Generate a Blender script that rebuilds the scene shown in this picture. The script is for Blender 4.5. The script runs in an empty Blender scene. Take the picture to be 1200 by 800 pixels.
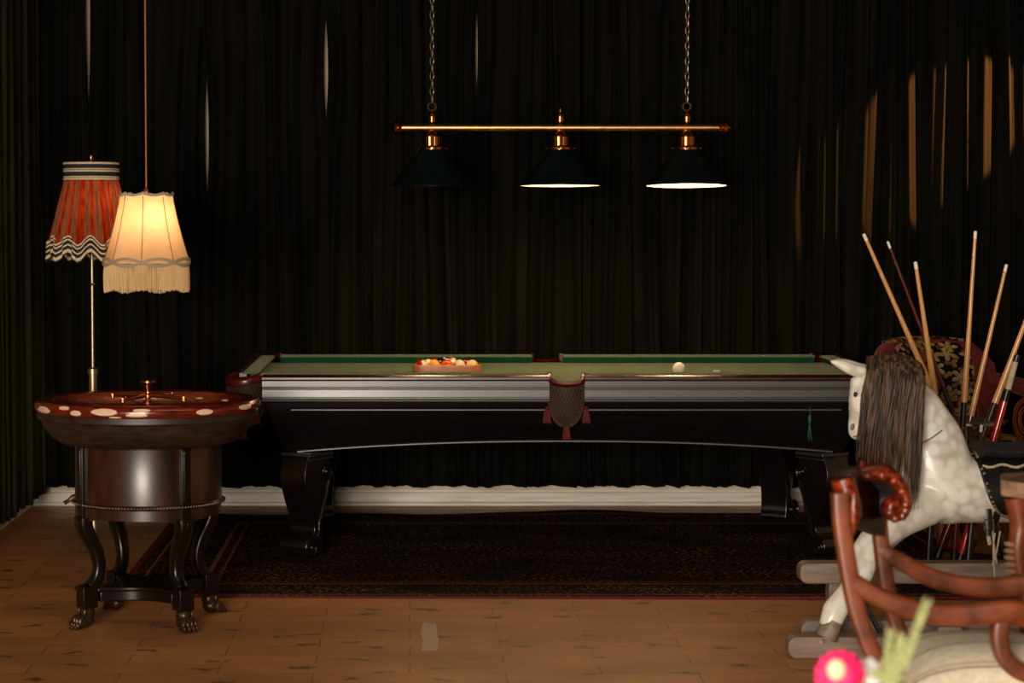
import bpy, math, random
from math import sin, cos, pi, radians as R, sqrt
from mathutils import Vector, Matrix, Euler
random.seed(7)
S = bpy.context.scene
COL = S.collection

# ------------------------------------------------------------------ camera, world, lights, exposure
F = 2622.0; CAMH = 1.455
PITCH = math.atan(141 / F)
cam = bpy.data.cameras.new('camera'); camo = bpy.data.objects.new('camera', cam); COL.objects.link(camo)
camo.location = (0, 0, CAMH); camo.rotation_euler = (pi / 2 - PITCH, 0, 0); cam.shift_x = 0.1
cam.lens = F / 1200 * 36; cam.sensor_width = 36; cam.clip_end = 100; cam.clip_start = 0.05
cam.dof.use_dof = True; cam.dof.focus_distance = 9.8; cam.dof.aperture_fstop = 5.0
S.camera = camo
MC = Euler((pi / 2 - PITCH, 0, 0)).to_matrix()
w = bpy.data.worlds.new('world'); S.world = w; w.use_nodes = True
w.node_tree.nodes['Background'].inputs[0].default_value = (1.0, 0.8, 0.6, 1)
w.node_tree.nodes['Background'].inputs[1].default_value = 0.0015
S.view_settings.view_transform = 'Standard'; S.view_settings.look = 'None'
S.view_settings.gamma = 1; S.view_settings.use_curve_mapping = False
S.view_settings.exposure = 0.0

def lamp(name, kind, loc, energy, color, rot=None, **kw):
    l = bpy.data.lights.new(name, kind); l.energy = energy; l.color = color
    for k, v in kw.items(): setattr(l, k, v)
    o = bpy.data.objects.new(name, l); COL.objects.link(o); o.location = loc
    if rot is not None: o.rotation_euler = rot
    return o
def aim(o, target):
    o.rotation_euler = (Vector(target) - o.location).to_track_quat('-Z', 'Y').to_euler()
# daylight through the tall windows behind the photographer
o = lamp('window_daylight', 'AREA', (-1.5, -2.6, 1.55), 950, (1.0, 0.88, 0.74), shape='RECTANGLE', size=2.6, size_y=1.9)
aim(o, (0.6, 9.5, 0.6))
# warm wall spotlight past the right edge of the frame, grazing the curtain folds
o = lamp('curtain_spot', 'SPOT', (3.62, 10.70, 2.46), 850, (1.0, 0.38, 0.11), spot_size=R(30), spot_blend=0.18, shadow_soft_size=0.02)
aim(o, (2.72, 11.3, 1.93))
# added dim warm overhead fill, no visible source, lifts lamp bar, chains and tops
o = lamp('added_overhead_fill', 'AREA', (0.6, 6.2, 2.93), 16, (1.0, 0.78, 0.55), shape='RECTANGLE', size=2.2, size_y=.5)
aim(o, (0.6, 8.6, 0))

def at(px, py, Y):
    d = MC @ Vector(((px - 480) / F, (400 - py) / F, -1))
    t = Y / d.y
    return Vector((0, 0, CAMH)) + d * t
def X_(px, Y): return at(px, 400, Y).x

# ------------------------------------------------------------------ helpers
def srgb(r, g, b):
    f = lambda c: (c / 255) / 12.92 if c / 255 <= 0.04045 else ((c / 255 + 0.055) / 1.055) ** 2.4
    return (f(r), f(g), f(b), 1)

class NT:
    def __init__(s, name):
        s.m = bpy.data.materials.new(name); s.m.use_nodes = True
        s.t = s.m.node_tree; s.b = s.t.nodes['Principled BSDF']
    def n(s, typ, ins=None, **props):
        nd = s.t.nodes.new(typ)
        for k, v in props.items(): setattr(nd, k, v)
        for k, v in (ins or {}).items():
            if isinstance(v, bpy.types.NodeSocket): s.t.links.new(v, nd.inputs[k])
            else: nd.inputs[k].default_value = v
        return nd
    def math(s, op, a, b=0.0, c=None):
        ins = {0: a, 1: b}
        if c is not None: ins[2] = c
        return s.n('ShaderNodeMath', ins, operation=op).outputs[0]
    def mix(s, fac, a, b, blend='MIX'):
        nd = s.n('ShaderNodeMix', None, data_type='RGBA', blend_type=blend)
        for idx, v in ((0, fac), (6, a), (7, b)):
            if isinstance(v, bpy.types.NodeSocket): s.t.links.new(v, nd.inputs[idx])
            else: nd.inputs[idx].default_value = v
        return nd.outputs[2]
    def ramp(s, fac, stops, interp='LINEAR'):
        nd = s.n('ShaderNodeValToRGB', {0: fac}); cr = nd.color_ramp; cr.interpolation = interp
        while len(cr.elements) < len(stops): cr.elements.new(0.5)
        for e, (p, c) in zip(cr.elements, stops): e.position = p; e.color = c
        return nd.outputs[0]
    def coords(s, scale=(1, 1, 1), kind='Object', rot=(0, 0, 0)):
        tc = s.n('ShaderNodeTexCoord')
        return s.n('ShaderNodeMapping', {'Vector': tc.outputs[kind], 'Scale': scale, 'Rotation': rot}).outputs[0]
    def noise(s, vec, scale, detail=3, rough=0.5):
        return s.n('ShaderNodeTexNoise', {'Vector': vec, 'Scale': scale, 'Detail': detail, 'Roughness': rough}).outputs[0]
    def set(s, **kw):
        for k, v in kw.items():
            k = k.replace('_', ' ')
            if isinstance(v, bpy.types.NodeSocket): s.t.links.new(v, s.b.inputs[k])
            else: s.b.inputs[k].default_value = v
        return s
    def bump(s, h, strength=0.3, dist=0.01):
        s.t.links.new(s.n('ShaderNodeBump', {'Height': h, 'Strength': strength, 'Distance': dist}).outputs[0], s.b.inputs['Normal'])
        return s

BLK = (0, 0, 0, 1); WHT = (1, 1, 1, 1)
def simple(name, c, rough=0.5, metal=0.0, var=0.25, scale=(8, 8, 8), bump=0.0, coat=0.0, spec=0.5, sheen=0.0, c2=None, lo=0.35, hi=0.65):
    t = NT(name); n = t.noise(t.coords(scale), 3.0, 4)
    c2 = c2 or tuple(x * (1 - var) for x in c[:3]) + (1,)
    f = t.ramp(n, [(lo, BLK), (hi, WHT)])
    t.set(Base_Color=t.mix(f, c2, c), Roughness=rough, Metallic=metal, Coat_Weight=coat, Coat_Roughness=0.2, Specular_IOR_Level=spec, Sheen_Weight=sheen)
    if bump: t.bump(n, bump, 0.004)
    return t.m

class G:
    def __init__(s): s.v = []; s.f = []; s.mi = []; s.m = Matrix.Identity(4)
    def add(s, vs, fs, mi=0):
        b = len(s.v); s.v += [tuple(s.m @ Vector(p)) for p in vs]
        s.f += [tuple(b + i for i in f) for f in fs]; s.mi += [mi] * len(fs); return s
    def box(s, x0, x1, y0, y1, z0, z1, mi=0):
        vs = [(x, y, z) for z in (z0, z1) for y in (y0, y1) for x in (x0, x1)]
        return s.add(vs, [(0, 2, 3, 1), (4, 5, 7, 6), (0, 1, 5, 4), (2, 6, 7, 3), (0, 4, 6, 2), (1, 3, 7, 5)], mi)
    def grid(s, rows, closed=False, mi=0):
        n = len(rows[0]); vs = [p for r in rows for p in r]; fs = []
        for i in range(len(rows) - 1):
            for j in range(n if closed else n - 1):
                k = (j + 1) % n; fs.append((i * n + j, i * n + k, (i + 1) * n + k, (i + 1) * n + j))
        return s.add(vs, fs, mi)
    def lathe(s, prof, n=48, cx=0, cy=0, cz=0, cap=True, rf=None, mi=0):
        rows = []
        for r, z in prof:
            rows.append([(cx + r * (rf(2 * pi * j / n, z) if rf else 1) * cos(2 * pi * j / n), cy + r * (rf(2 * pi * j / n, z) if rf else 1) * sin(2 * pi * j / n), cz + z) for j in range(n)])
        b = len(s.v); s.grid(rows, True, mi)
        if cap:
            for ri, flip in ((0, True), (len(prof) - 1, False)):
                if prof[ri][0] > 1e-5:
                    idx = [b + ri * n + j for j in range(n)]
                    s.f.append(tuple(idx[::-1] if flip else idx)); s.mi.append(mi)
        return s
    def ell(s, c, r, n=16, m=10, rot=None, mi=0):
        rows = []
        for i in range(m + 1):
            a = -pi / 2 + pi * i / m; row = []
            for j in range(n):
                p = Vector((r[0] * cos(a) * cos(2 * pi * j / n), r[1] * cos(a) * sin(2 * pi * j / n), r[2] * sin(a)))
                if rot: p = rot @ p
                row.append(tuple(Vector(c) + p))
            rows.append(row)
        return s.grid(rows, True, mi)
    def tube(s, pts, rad, n=8, closed=False, mi=0, up=None, flat=1.0, sq=1.0):
        """rad: number / list / list of (a,b). flat/sq: superellipse exponent <1 = boxier"""
        P = [Vector(p) for p in pts]; N = len(P)
        if not isinstance(rad, (list, tuple)): rad = [rad] * N
        rows = []; prev = None
        for i in range(N):
            if closed: t = P[(i + 1) % N] - P[i - 1]
            else: t = P[min(i + 1, N - 1)] - P[max(i - 1, 0)]
            if t.length < 1e-9: t = Vector((0, 0, 1))
            t.normalize()
            if up is not None: u = Vector(up) - t * Vector(up).dot(t)
            elif prev is None:
                a = Vector((0, 0, 1)) if abs(t.z) < 0.9 else Vector((1, 0, 0)); u = a - t * a.dot(t)
            else: u = prev - t * prev.dot(t)
            u.normalize(); prev = u; v = t.cross(u)
            ra, rb = rad[i] if isinstance(rad[i], (tuple, list)) else (rad[i], rad[i] * flat)
            row = []
            for j in range(n):
                c_, s_ = cos(2 * pi * j / n + pi / n), sin(2 * pi * j / n + pi / n)
                if sq != 1.0: c_ = math.copysign(abs(c_) ** sq, c_); s_ = math.copysign(abs(s_) ** sq, s_)
                row.append(tuple(P[i] + u * ra * c_ + v * rb * s_))
            rows.append(row)
        b = len(s.v)
        if closed: rows.append(rows[0])
        s.grid(rows, True, mi)
        if not closed:
            s.f.append(tuple(b + j for j in range(n))[::-1]); s.mi.append(mi)
            s.f.append(tuple(b + (N - 1) * n + j for j in range(n))); s.mi.append(mi)
        return s
    def prism(s, outline, a0, a1, axis='y', mi=0):
        n = len(outline)
        mk = {'y': lambda p, a: (p[0], a, p[1]), 'x': lambda p, a: (a, p[0], p[1]), 'z': lambda p, a: (p[0], p[1], a)}[axis]
        vs = [mk(p, a0) for p in outline] + [mk(p, a1) for p in outline]
        fs = [(i, (i + 1) % n, n + (i + 1) % n, n + i) for i in range(n)] + [tuple(range(n))[::-1], tuple(range(n, 2 * n))]
        return s.add(vs, fs, mi)
    def build(s, name, mats, parent=None, smooth=35, bevel=0, remesh=0, smit=0, subd=0, loc=None, rot=None):
        me = bpy.data.meshes.new(name); me.from_pydata(s.v, [], s.f)
        if not isinstance(mats, (list, tuple)): mats = [mats]
        for m in mats: me.materials.append(m)
        me.polygons.foreach_set('material_index', s.mi)
        import bmesh
        bm = bmesh.new(); bm.from_mesh(me)
        bmesh.ops.remove_doubles(bm, verts=bm.verts, dist=1e-6)
        bmesh.ops.recalc_face_normals(bm, faces=bm.faces); bm.to_mesh(me); bm.free()
        if smooth:
            me.polygons.foreach_set('use_smooth', [True] * len(me.polygons))
            me.set_sharp_from_angle(angle=R(smooth))
        o = bpy.data.objects.new(name, me); COL.objects.link(o)
        if parent: o.parent = parent
        if loc is not None: o.location = loc
        if rot is not None: o.rotation_euler = rot
        if remesh:
            md = o.modifiers.new('r', 'REMESH'); md.mode = 'VOXEL'; md.voxel_size = remesh; md.use_smooth_shade = True
            if smit: sm = o.modifiers.new('s', 'SMOOTH'); sm.iterations = smit; sm.factor = 0.5
        if bevel:
            md = o.modifiers.new('b', 'BEVEL'); md.width = bevel; md.segments = 3; md.limit_method = 'ANGLE'; md.angle_limit = R(40)
        if subd: md = o.modifiers.new('u', 'SUBSURF'); md.levels = subd; md.render_levels = subd
        return o

def tag(o, label, cat, group=None):
    o['label'] = label; o['category'] = cat
    if group: o['group'] = group
    return o
def thing(name, label, cat, loc, rz=0, group=None):
    o = bpy.data.objects.new(name, None); COL.objects.link(o); o.empty_display_size = 0.05
    o.location = loc; o.rotation_euler = (0, 0, rz); return tag(o, label, cat, group)
def struct(o): o['kind'] = 'structure'; return o
def smooth_path(pts, n=6):
    P = [Vector(p) for p in pts]; out = []
    for i in range(len(P) - 1):
        p0 = P[max(i - 1, 0)]; p1 = P[i]; p2 = P[i + 1]; p3 = P[min(i + 2, len(P) - 1)]
        for k in range(n):
            t = k / n
            out.append(0.5 * ((2 * p1) + (p2 - p0) * t + (2 * p0 - 5 * p1 + 4 * p2 - p3) * t * t + (3 * p1 - p0 - 3 * p2 + p3) * t ** 3))
    out.append(P[-1]); return out
def lerp(a, b, t): return a + (b - a) * t
def text_mesh(txt, size, mat, parent, loc, rot, name):
    c = bpy.data.curves.new('t', 'FONT'); c.body = txt; c.size = size; c.align_x = 'CENTER'; c.align_y = 'CENTER'; c.extrude = 0.0002
    t = bpy.data.objects.new('t', c); COL.objects.link(t); bpy.context.view_layer.update()
    me = bpy.data.meshes.new_from_object(t.evaluated_get(bpy.context.evaluated_depsgraph_get())); bpy.data.objects.remove(t)
    me.materials.clear(); me.materials.append(mat)
    o = bpy.data.objects.new(name, me); COL.objects.link(o); o.parent = parent; o.location = loc; o.rotation_euler = rot; return o

# ------------------------------------------------------------------ materials
M = {}
# floor: old orange brown boards
t = NT('floor_boards'); v = t.coords((1, 1, 1))
br = t.n('ShaderNodeTexBrick', {'Vector': v, 'Color1': srgb(204, 140, 80), 'Color2': srgb(190, 128, 72), 'Mortar': srgb(120, 74, 42), 'Scale': 1.0, 'Mortar Size': 0.0025, 'Mortar Smooth': 0.3, 'Brick Width': 0.62, 'Row Height': 0.152}, offset=0.5)
wob = t.n('ShaderNodeVectorMath', {0: t.coords((4, 7, 1)), 1: t.n('ShaderNodeVectorMath', {0: t.n('ShaderNodeTexNoise', {'Vector': t.coords((1, 1, 1)), 'Scale': 22.0}).outputs[1], 'Scale': 0.7}, operation='SCALE').outputs[0]}, operation='ADD').outputs[0]
fv = t.n('ShaderNodeTexVoronoi', {'Vector': wob, 'Scale': 1.0}, feature='F1', voronoi_dimensions='2D')
fl = t.math('MULTIPLY', t.ramp(fv.outputs[0], [(0.10, WHT), (0.17, BLK)]), t.math('GREATER_THAN', t.n('ShaderNodeSeparateColor', {0: fv.outputs[1]}).outputs[0], 0.55))
gr = t.noise(t.coords((3, 60, 1)), 2.0, 4)
big = t.noise(t.coords((1.2, 1.8, 1)), 1.3, 4)
c = t.mix(t.ramp(gr, [(0.3, BLK), (0.8, (0.5, 0.5, 0.5, 1))]), br.outputs[0], srgb(128, 80, 44))
c = t.mix(t.math('MULTIPLY', fl, 0.8), c, srgb(70, 42, 24))
c = t.mix(t.ramp(big, [(0.42, BLK), (0.72, (0.55, 0.55, 0.55, 1))]), c, srgb(112, 76, 46))
t.set(Base_Color=c, Roughness=t.math('MULTIPLY_ADD', big, 0.35, 0.28), Specular_IOR_Level=0.45)
t.bump(br.outputs[1], 0.4, -0.004); M['floor'] = t.m
M['cream_wall'] = simple('cream_plaster', srgb(214, 190, 158), 0.85, var=0.12, scale=(2, 2, 2))
M['white_paint'] = simple('worn_white_paint', srgb(222, 214, 200), 0.45, c2=srgb(196, 184, 164), scale=(1, 4, 14), lo=0.3, hi=0.6)
M['ceiling'] = simple('dark_ceiling', srgb(60, 46, 36), 0.9, var=0.3, scale=(1, 1, 1))
def velvet(name, a, b, sh):
    t = NT(name); n = t.noise(t.coords((5, 5, 0.5)), 2.0, 3, 0.5); n2 = t.noise(t.coords((60, 60, 30)), 4, 2)
    t.set(Base_Color=t.mix(t.ramp(n, [(0.3, BLK), (0.75, WHT)]), a, b), Roughness=0.95, Specular_IOR_Level=0.08, Sheen_Weight=sh, Sheen_Roughness=0.45, Sheen_Tint=(0.55, 0.6, 0.35, 1))
    t.bump(n2, 0.25, 0.003); return t.m
M['curtain'] = velvet('dark_green_velvet', (0.0022, 0.0022, 0.0012, 1), (0.0088, 0.0076, 0.0042, 1), 0.003)
M['curtain_left'] = velvet('moss_green_velvet', (0.016, 0.017, 0.0095, 1), (0.036, 0.035, 0.021, 1), 0.03)
# rug
t = NT('persian_rug'); tc = t.coords((1, 1, 1)); sx = t.n('ShaderNodeSeparateXYZ', {0: tc})
ax = t.math('ABSOLUTE', sx.outputs[0]); ay = t.math('ABSOLUTE', sx.outputs[1])
HX, HY = 1.78, 1.235
d = t.math('MINIMUM', t.math('SUBTRACT', HX, ax), t.math('SUBTRACT', HY, ay))
band = t.ramp(t.math('MULTIPLY', d, 1 / 0.6), [(0.0, srgb(120, 20, 30)), (0.035, srgb(48, 28, 22)), (0.075, srgb(26, 16, 18)), (0.11, srgb(130, 84, 54)), (0.13, srgb(22, 15, 17)), (0.50, srgb(26, 17, 18)), (0.53, srgb(124, 80, 54)), (0.56, srgb(40, 14, 16)), (0.62, srgb(110, 70, 46)), (0.64, srgb(26, 16, 18))], 'CONSTANT')
vo = t.n('ShaderNodeTexVoronoi', {'Vector': t.coords((10, 10, 1)), 'Scale': 1.1}, feature='F1')
vo2 = t.n('ShaderNodeTexVoronoi', {'Vector': t.coords((1, 1, 1)), 'Scale': 34.0}, feature='F1')
mot = t.ramp(vo.outputs[0], [(0.0, WHT), (0.22, WHT), (0.26, BLK), (0.38, BLK), (0.42, (0.6, 0.6, 0.6, 1)), (0.47, BLK)])
mc = t.ramp(t.n('ShaderNodeSeparateColor', {0: vo.outputs[1]}).outputs[0], [(0.0, srgb(92, 24, 22)), (0.3, srgb(112, 82, 52)), (0.5, srgb(40, 50, 56)), (0.7, srgb(84, 40, 22)), (0.88, srgb(120, 100, 70))], 'CONSTANT')
sp = t.ramp(t.noise(t.coords((45, 60, 1)), 1.2, 3), [(0.555, BLK), (0.62, WHT)])
patch = t.ramp(t.noise(t.coords((1.6, 3, 1)), 1.4, 3), [(0.35, (0.05, 0.05, 0.05, 1)), (0.7, (0.8, 0.8, 0.8, 1))])
c = t.mix(t.math('MULTIPLY', t.math('MULTIPLY', mot, sp), 0.9), band, mc)
c = t.mix(t.math('MULTIPLY', t.math('MULTIPLY', sp, patch), 1.0), c, srgb(176, 128, 84))
t.set(Base_Color=c, Roughness=1.0, Specular_IOR_Level=0.05); t.bump(t.noise(t.coords((300, 300, 300)), 1, 1), 0.4, 0.003); M['rug'] = t.m
M['rug_edge'] = simple('rug_selvedge_red', srgb(84, 10, 20), 0.9)
# pool table
M['black_wood'] = simple('ebonised_wood', (0.005, 0.0035, 0.003, 1), 0.3, c2=(0.003, 0.002, 0.002, 1), scale=(2, 20, 20), spec=0.25, coat=0.0)
M['black_gloss'] = simple('black_gloss_leg_lacquer', (0.006, 0.004, 0.0035, 1), 0.22, c2=(0.005, 0.003, 0.003, 1), spec=0.5, coat=0.5)
M['black_rail'] = simple('ebonised_moulding', (0.020, 0.017, 0.016, 1), 0.45, c2=(0.013, 0.011, 0.010, 1), scale=(2, 20, 20), spec=0.8, coat=0.3)
M['mahogany'] = simple('mahogany_gloss', srgb(66, 14, 9), 0.3, c2=srgb(30, 7, 5), scale=(3, 20, 20), coat=0.25)
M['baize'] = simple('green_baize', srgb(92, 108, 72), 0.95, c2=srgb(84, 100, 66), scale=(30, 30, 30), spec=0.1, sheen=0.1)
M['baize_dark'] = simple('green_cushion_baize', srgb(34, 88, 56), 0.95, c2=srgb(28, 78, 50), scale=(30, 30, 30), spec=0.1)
M['leather'] = simple('oxblood_leather', srgb(88, 15, 10), 0.32, c2=srgb(52, 8, 7), scale=(20, 20, 20), coat=0.3)
M['net'] = simple('brown_net_cord', srgb(88, 62, 42), 0.8)
M['net_in'] = simple('dark_leather_lining', srgb(44, 28, 20), 0.8)
M['tassel'] = simple('oxblood_tassel', srgb(96, 20, 18), 0.8, scale=(60, 60, 4), bump=0.5)
M['brass'] = simple('polished_brass', srgb(222, 172, 112), 0.34, 1.0, var=0.2)
M['pale_brass'] = simple('pale_worn_brass', srgb(176, 156, 126), 0.4, 1.0, var=0.15)
M['copper'] = simple('aged_copper_brass', srgb(206, 128, 74), 0.25, 1.0, var=0.25)
M['steel'] = simple('nickel', srgb(190, 180, 165), 0.3, 1.0, var=0.1)
M['shade_green'] = simple('dark_green_glass', (0.002, 0.006, 0.005, 1), 0.35, spec=0.25)
M['enamel'] = simple('white_enamel', srgb(240, 228, 208), 0.4, var=0.05)
def emis(name, c, s):
    t = NT(name); t.set(Base_Color=c, Emission_Color=c, Emission_Strength=s); return t.m
M['bulb'] = emis('lit_bulb', (1, 0.78, 0.52, 1), 9)
def cloth_shade(name, ca, cb, scale, trans, lo=0.4, hi=0.6):
    t = NT(name); n = t.noise(t.coords(scale), 3, 3); c = t.mix(t.ramp(n, [(lo, BLK), (hi, WHT)]), ca, cb)
    d = t.n('ShaderNodeBsdfDiffuse', {0: c}); tr = t.n('ShaderNodeBsdfTranslucent', {0: c})
    mx = t.n('ShaderNodeMixShader', {0: trans, 1: d.outputs[0], 2: tr.outputs[0]})
    t.t.links.new(mx.outputs[0], t.t.nodes['Material Output'].inputs[0]); return t.m
M['silk'] = cloth_shade('cream_silk', srgb(226, 184, 134), srgb(234, 194, 146), (3, 3, 3), 0.5)
M['red_silk'] = cloth_shade('red_pleated_silk', srgb(214, 72, 22), srgb(168, 108, 76), (1, 1, 1), 0.55)
M['trim_cream'] = simple('cream_braid', srgb(206, 184, 150), 0.85, scale=(90, 90, 90), bump=0.6)
M['trim_grey'] = simple('grey_beige_braid', srgb(172, 158, 136), 0.85, scale=(90, 90, 90), bump=0.6)
M['trim_black'] = simple('black_braid', srgb(22, 16, 15), 0.85)
M['fringe'] = cloth_shade('cream_fringe', srgb(226, 196, 146), srgb(212, 180, 130), (200, 200, 4), 0.25)
M['wire'] = simple('brown_flex', srgb(150, 92, 50), 0.6)
M['red_wood'] = simple('red_mahogany_lacquer', srgb(108, 27, 12), 0.2, c2=srgb(58, 13, 7), scale=(6, 6, 30), coat=0.35)
M['dark_wood'] = simple('dark_stained_oak', srgb(52, 36, 24), 0.45, c2=srgb(16, 11, 9), scale=(5, 5, 18), lo=0.3, hi=0.7)
M['barrel'] = simple('dark_walnut_veneer', srgb(58, 25, 14), 0.34, c2=srgb(26, 11, 7), scale=(6, 6, 1.5), coat=0.12)
M['black_leg'] = simple('black_lacquered_leg', srgb(14, 9, 7), 0.3, c2=srgb(8, 5, 4), coat=0.1, spec=0.35)
M['bronze'] = simple('dark_bronze_paw', srgb(70, 48, 30), 0.35, 0.6, var=0.4, scale=(30, 30, 30))
M['cream_patch'] = simple('cream_patch_colour', srgb(226, 190, 160), 0.3, var=0.12, scale=(40, 40, 40))
M['maple'] = simple('maple_cue_shaft', srgb(222, 164, 100), 0.3, c2=srgb(200, 140, 80), scale=(40, 40, 3), coat=0.3)
M['ferrule'] = simple('white_ferrule', srgb(240, 232, 218), 0.3, var=0.05)
M['cue_black'] = simple('black_cue_wrap', srgb(18, 15, 15), 0.35)
M['cue_wine'] = simple('wine_cue_lacquer', srgb(86, 12, 16), 0.2, coat=0.6)
M['cue_red'] = simple('bright_red_cue_lacquer', srgb(190, 22, 16), 0.15, var=0.1, coat=0.8)
M['rack_wood'] = simple('orange_beech', srgb(214, 134, 64), 0.4, c2=srgb(192, 112, 50), scale=(8, 40, 40))
M['horse_mane'] = simple('brown_horsehair', srgb(96, 70, 50), 0.5, c2=srgb(36, 23, 15), scale=(26, 26, 1.6), lo=0.42, hi=0.6)
t = NT('dapple_grey_paint'); vv = t.coords((1, 1, 1))
vo = t.n('ShaderNodeTexVoronoi', {'Vector': vv, 'Scale': 26.0}, feature='SMOOTH_F1')
vo.inputs['Smoothness'].default_value = 0.35
dap = t.ramp(vo.outputs[0], [(0.35, WHT), (0.75, BLK)])
area = t.ramp(t.noise(vv, 4.0, 2), [(0.35, BLK), (0.55, WHT)])
c = t.mix(t.math('MULTIPLY', area, 0.8), srgb(226, 220, 206), t.mix(dap, srgb(186, 176, 160), srgb(236, 232, 222)))
t.set(Base_Color=c, Roughness=0.35, Coat_Weight=0.15); M['horse'] = t.m
M['horse_mark'] = simple('grey_muzzle_paint', srgb(120, 100, 84), 0.5)
M['hoof'] = simple('grey_brown_hoof', srgb(150, 130, 112), 0.4, c2=srgb(104, 84, 70))
M['eye'] = simple('black_glass_eye', (0.004, 0.004, 0.004, 1), 0.05, var=0)
M['saddle'] = simple('black_saddle_leather', srgb(30, 28, 26), 0.35, c2=srgb(17, 15, 14), scale=(12, 12, 12))
M['grey_wood'] = simple('weathered_grey_wood', srgb(142, 120, 104), 0.5, c2=srgb(96, 78, 66), scale=(2, 14, 14), lo=0.3, hi=0.7)
M['chair_wood'] = simple('polished_red_walnut', srgb(128, 64, 34), 0.38, c2=srgb(84, 38, 18), scale=(5, 5, 5), coat=0.2)
M['chair_carved'] = simple('carved_red_mahogany', srgb(150, 52, 14), 0.32, c2=srgb(52, 14, 6), scale=(24, 24, 24), coat=0.3, bump=.6)
t = NT('cream_striped_damask'); tc = t.coords(); sx = t.n('ShaderNodeSeparateXYZ', {0: tc})
st = t.math('FRACT', t.math('MULTIPLY', sx.outputs[1], 9.0))
c = t.ramp(st, [(0.0, srgb(236, 222, 196)), (0.40, srgb(238, 226, 202)), (0.44, srgb(150, 112, 74)), (0.5, srgb(238, 226, 202)), (0.56, srgb(196, 168, 130)), (0.62, srgb(236, 222, 196))])
dm = t.ramp(t.noise(tc, 60, 3), [(0.45, BLK), (0.55, (0.25, 0.25, 0.25, 1))])
t.set(Base_Color=t.mix(dm, c, srgb(180, 160, 132)), Roughness=0.8); M['damask'] = t.m
M['velvet_red'] = simple('red_velvet', srgb(104, 18, 16), 0.85, c2=srgb(72, 9, 9), scale=(10, 10, 10), sheen=0.05)
t = NT('floral_tapestry'); tc = t.coords()
sx = t.n('ShaderNodeSeparateXYZ', {0: tc}); v2 = t.n('ShaderNodeCombineXYZ', {0: t.math('ADD', sx.outputs[0], t.math('MULTIPLY', sx.outputs[1], .6)), 1: t.math('ADD', sx.outputs[2], t.math('MULTIPLY', sx.outputs[1], .8))}).outputs[0]
def petals(scale, npet, r0, r1, off):
    vv = t.n('ShaderNodeVectorMath', {0: v2, 1: off}, operation='ADD').outputs[0]
    vo = t.n('ShaderNodeTexVoronoi', {'Vector': vv, 'Scale': scale, 'Randomness': .8}, feature='F1', voronoi_dimensions='2D')
    df = t.n('ShaderNodeVectorMath', {0: vv, 1: vo.outputs[2]}, operation='SUBTRACT').outputs[0]
    q = t.n('ShaderNodeSeparateXYZ', {0: df}); ce = t.n('ShaderNodeSeparateColor', {0: vo.outputs[1]})
    an = t.math('ADD', t.math('ARCTAN2', q.outputs[1], q.outputs[0]), t.math('MULTIPLY', ce.outputs[2], 6.28))
    lim = t.math('MULTIPLY_ADD', t.math('ABSOLUTE', t.math('COSINE', t.math('MULTIPLY', an, npet / 2))), r1, r0)
    return t.math('LESS_THAN', vo.outputs[0], lim), ce
f1, cell = petals(11.0, 5, .10, .42, (0, 0, 0)); f2, cell2 = petals(19.0, 2, .05, .45, (.4, .3, 0))
leaf = t.math('MAXIMUM', f1, f2)
lc = t.mix(f1, t.ramp(cell2.outputs[0], [(0, srgb(132, 100, 58)), (0.4, srgb(112, 58, 26)), (0.7, srgb(100, 84, 50))], 'CONSTANT'), t.ramp(cell.outputs[0], [(0, srgb(160, 130, 84)), (0.45, srgb(142, 112, 70)), (0.8, srgb(134, 72, 34))], 'CONSTANT'))
vein = t.ramp(t.noise(tc, 90, 2), [(0.4, (0.5, 0.5, 0.5, 1)), (0.6, WHT)])
t.set(Base_Color=t.mix(leaf, srgb(18, 14, 13), t.mix(1.0, lc, vein, 'MULTIPLY')), Roughness=0.9, Specular_IOR_Level=0.1); M['tapestry'] = t.m
M['pink'] = simple('magenta_petal', srgb(236, 24, 98), 0.6, var=0.2, scale=(60, 60, 60))
M['peach'] = simple('peach_flower_centre', srgb(238, 190, 140), 0.7, c2=srgb(206, 206, 170), scale=(60, 60, 60))
M['white_petal'] = simple('white_petal', srgb(236, 232, 224), 0.7, var=0.08)
M['leaf_pale'] = simple('pale_green_foliage', srgb(150, 156, 100), 0.6, var=0.3, scale=(30, 30, 30))
M['glass_vase'] = simple('smoky_glazed_ceramic', srgb(90, 84, 78), 0.2)
M['tape'] = simple('dull_clear_tape', srgb(220, 206, 182), 0.5, c2=srgb(150, 106, 66), scale=(60, 160, 60))
M['green_thread'] = simple('green_thread', srgb(12, 92, 62), 0.8)
M['cord_pale'] = simple('pale_cord', srgb(190, 176, 146), 0.8)

# ------------------------------------------------------------------ setting
YW = 11.43; XL = -1.96; XR = 4.6; YB = -3.6; ZC = 3.0
struct(G().box(XL - .1, XR + .1, YB, YW + .1, -0.1, 0).build('floor', M['floor'], smooth=0))
struct(G().box(XL - .1, XR + .1, YW, YW + .1, 0, ZC).build('wall_back', M['cream_wall'], smooth=0))
struct(G().box(XL - .1, XL, 6.0, YW, 0, ZC).build('wall_left', M['cream_wall'], smooth=0))
struct(G().box(XR, XR + .1, 6.0, YW, 0, ZC).build('wall_right', M['cream_wall'], smooth=0))
struct(G().box(XL - .1, XR + .1, 4.0, YW + .1, ZC, ZC + .1).build('ceiling', M['ceiling'], smooth=0))
prof = [(0, 0), (-.030, 0), (-.030, .012), (-.018, .020), (-.018, .062), (-.012, .070), (-.012, .078), (-.004, .094), (0, .094)]
struct(G().prism([(YW + a, b) for a, b in prof], XL, XR, 'x').build('baseboard_back', M['white_paint'], smooth=20))
g = G(); g.prism([(XL - a, b) for a, b in prof], 6.0, YW - .03, 'y')
struct(g.build('baseboard_left', M['white_paint'], smooth=20))

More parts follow.
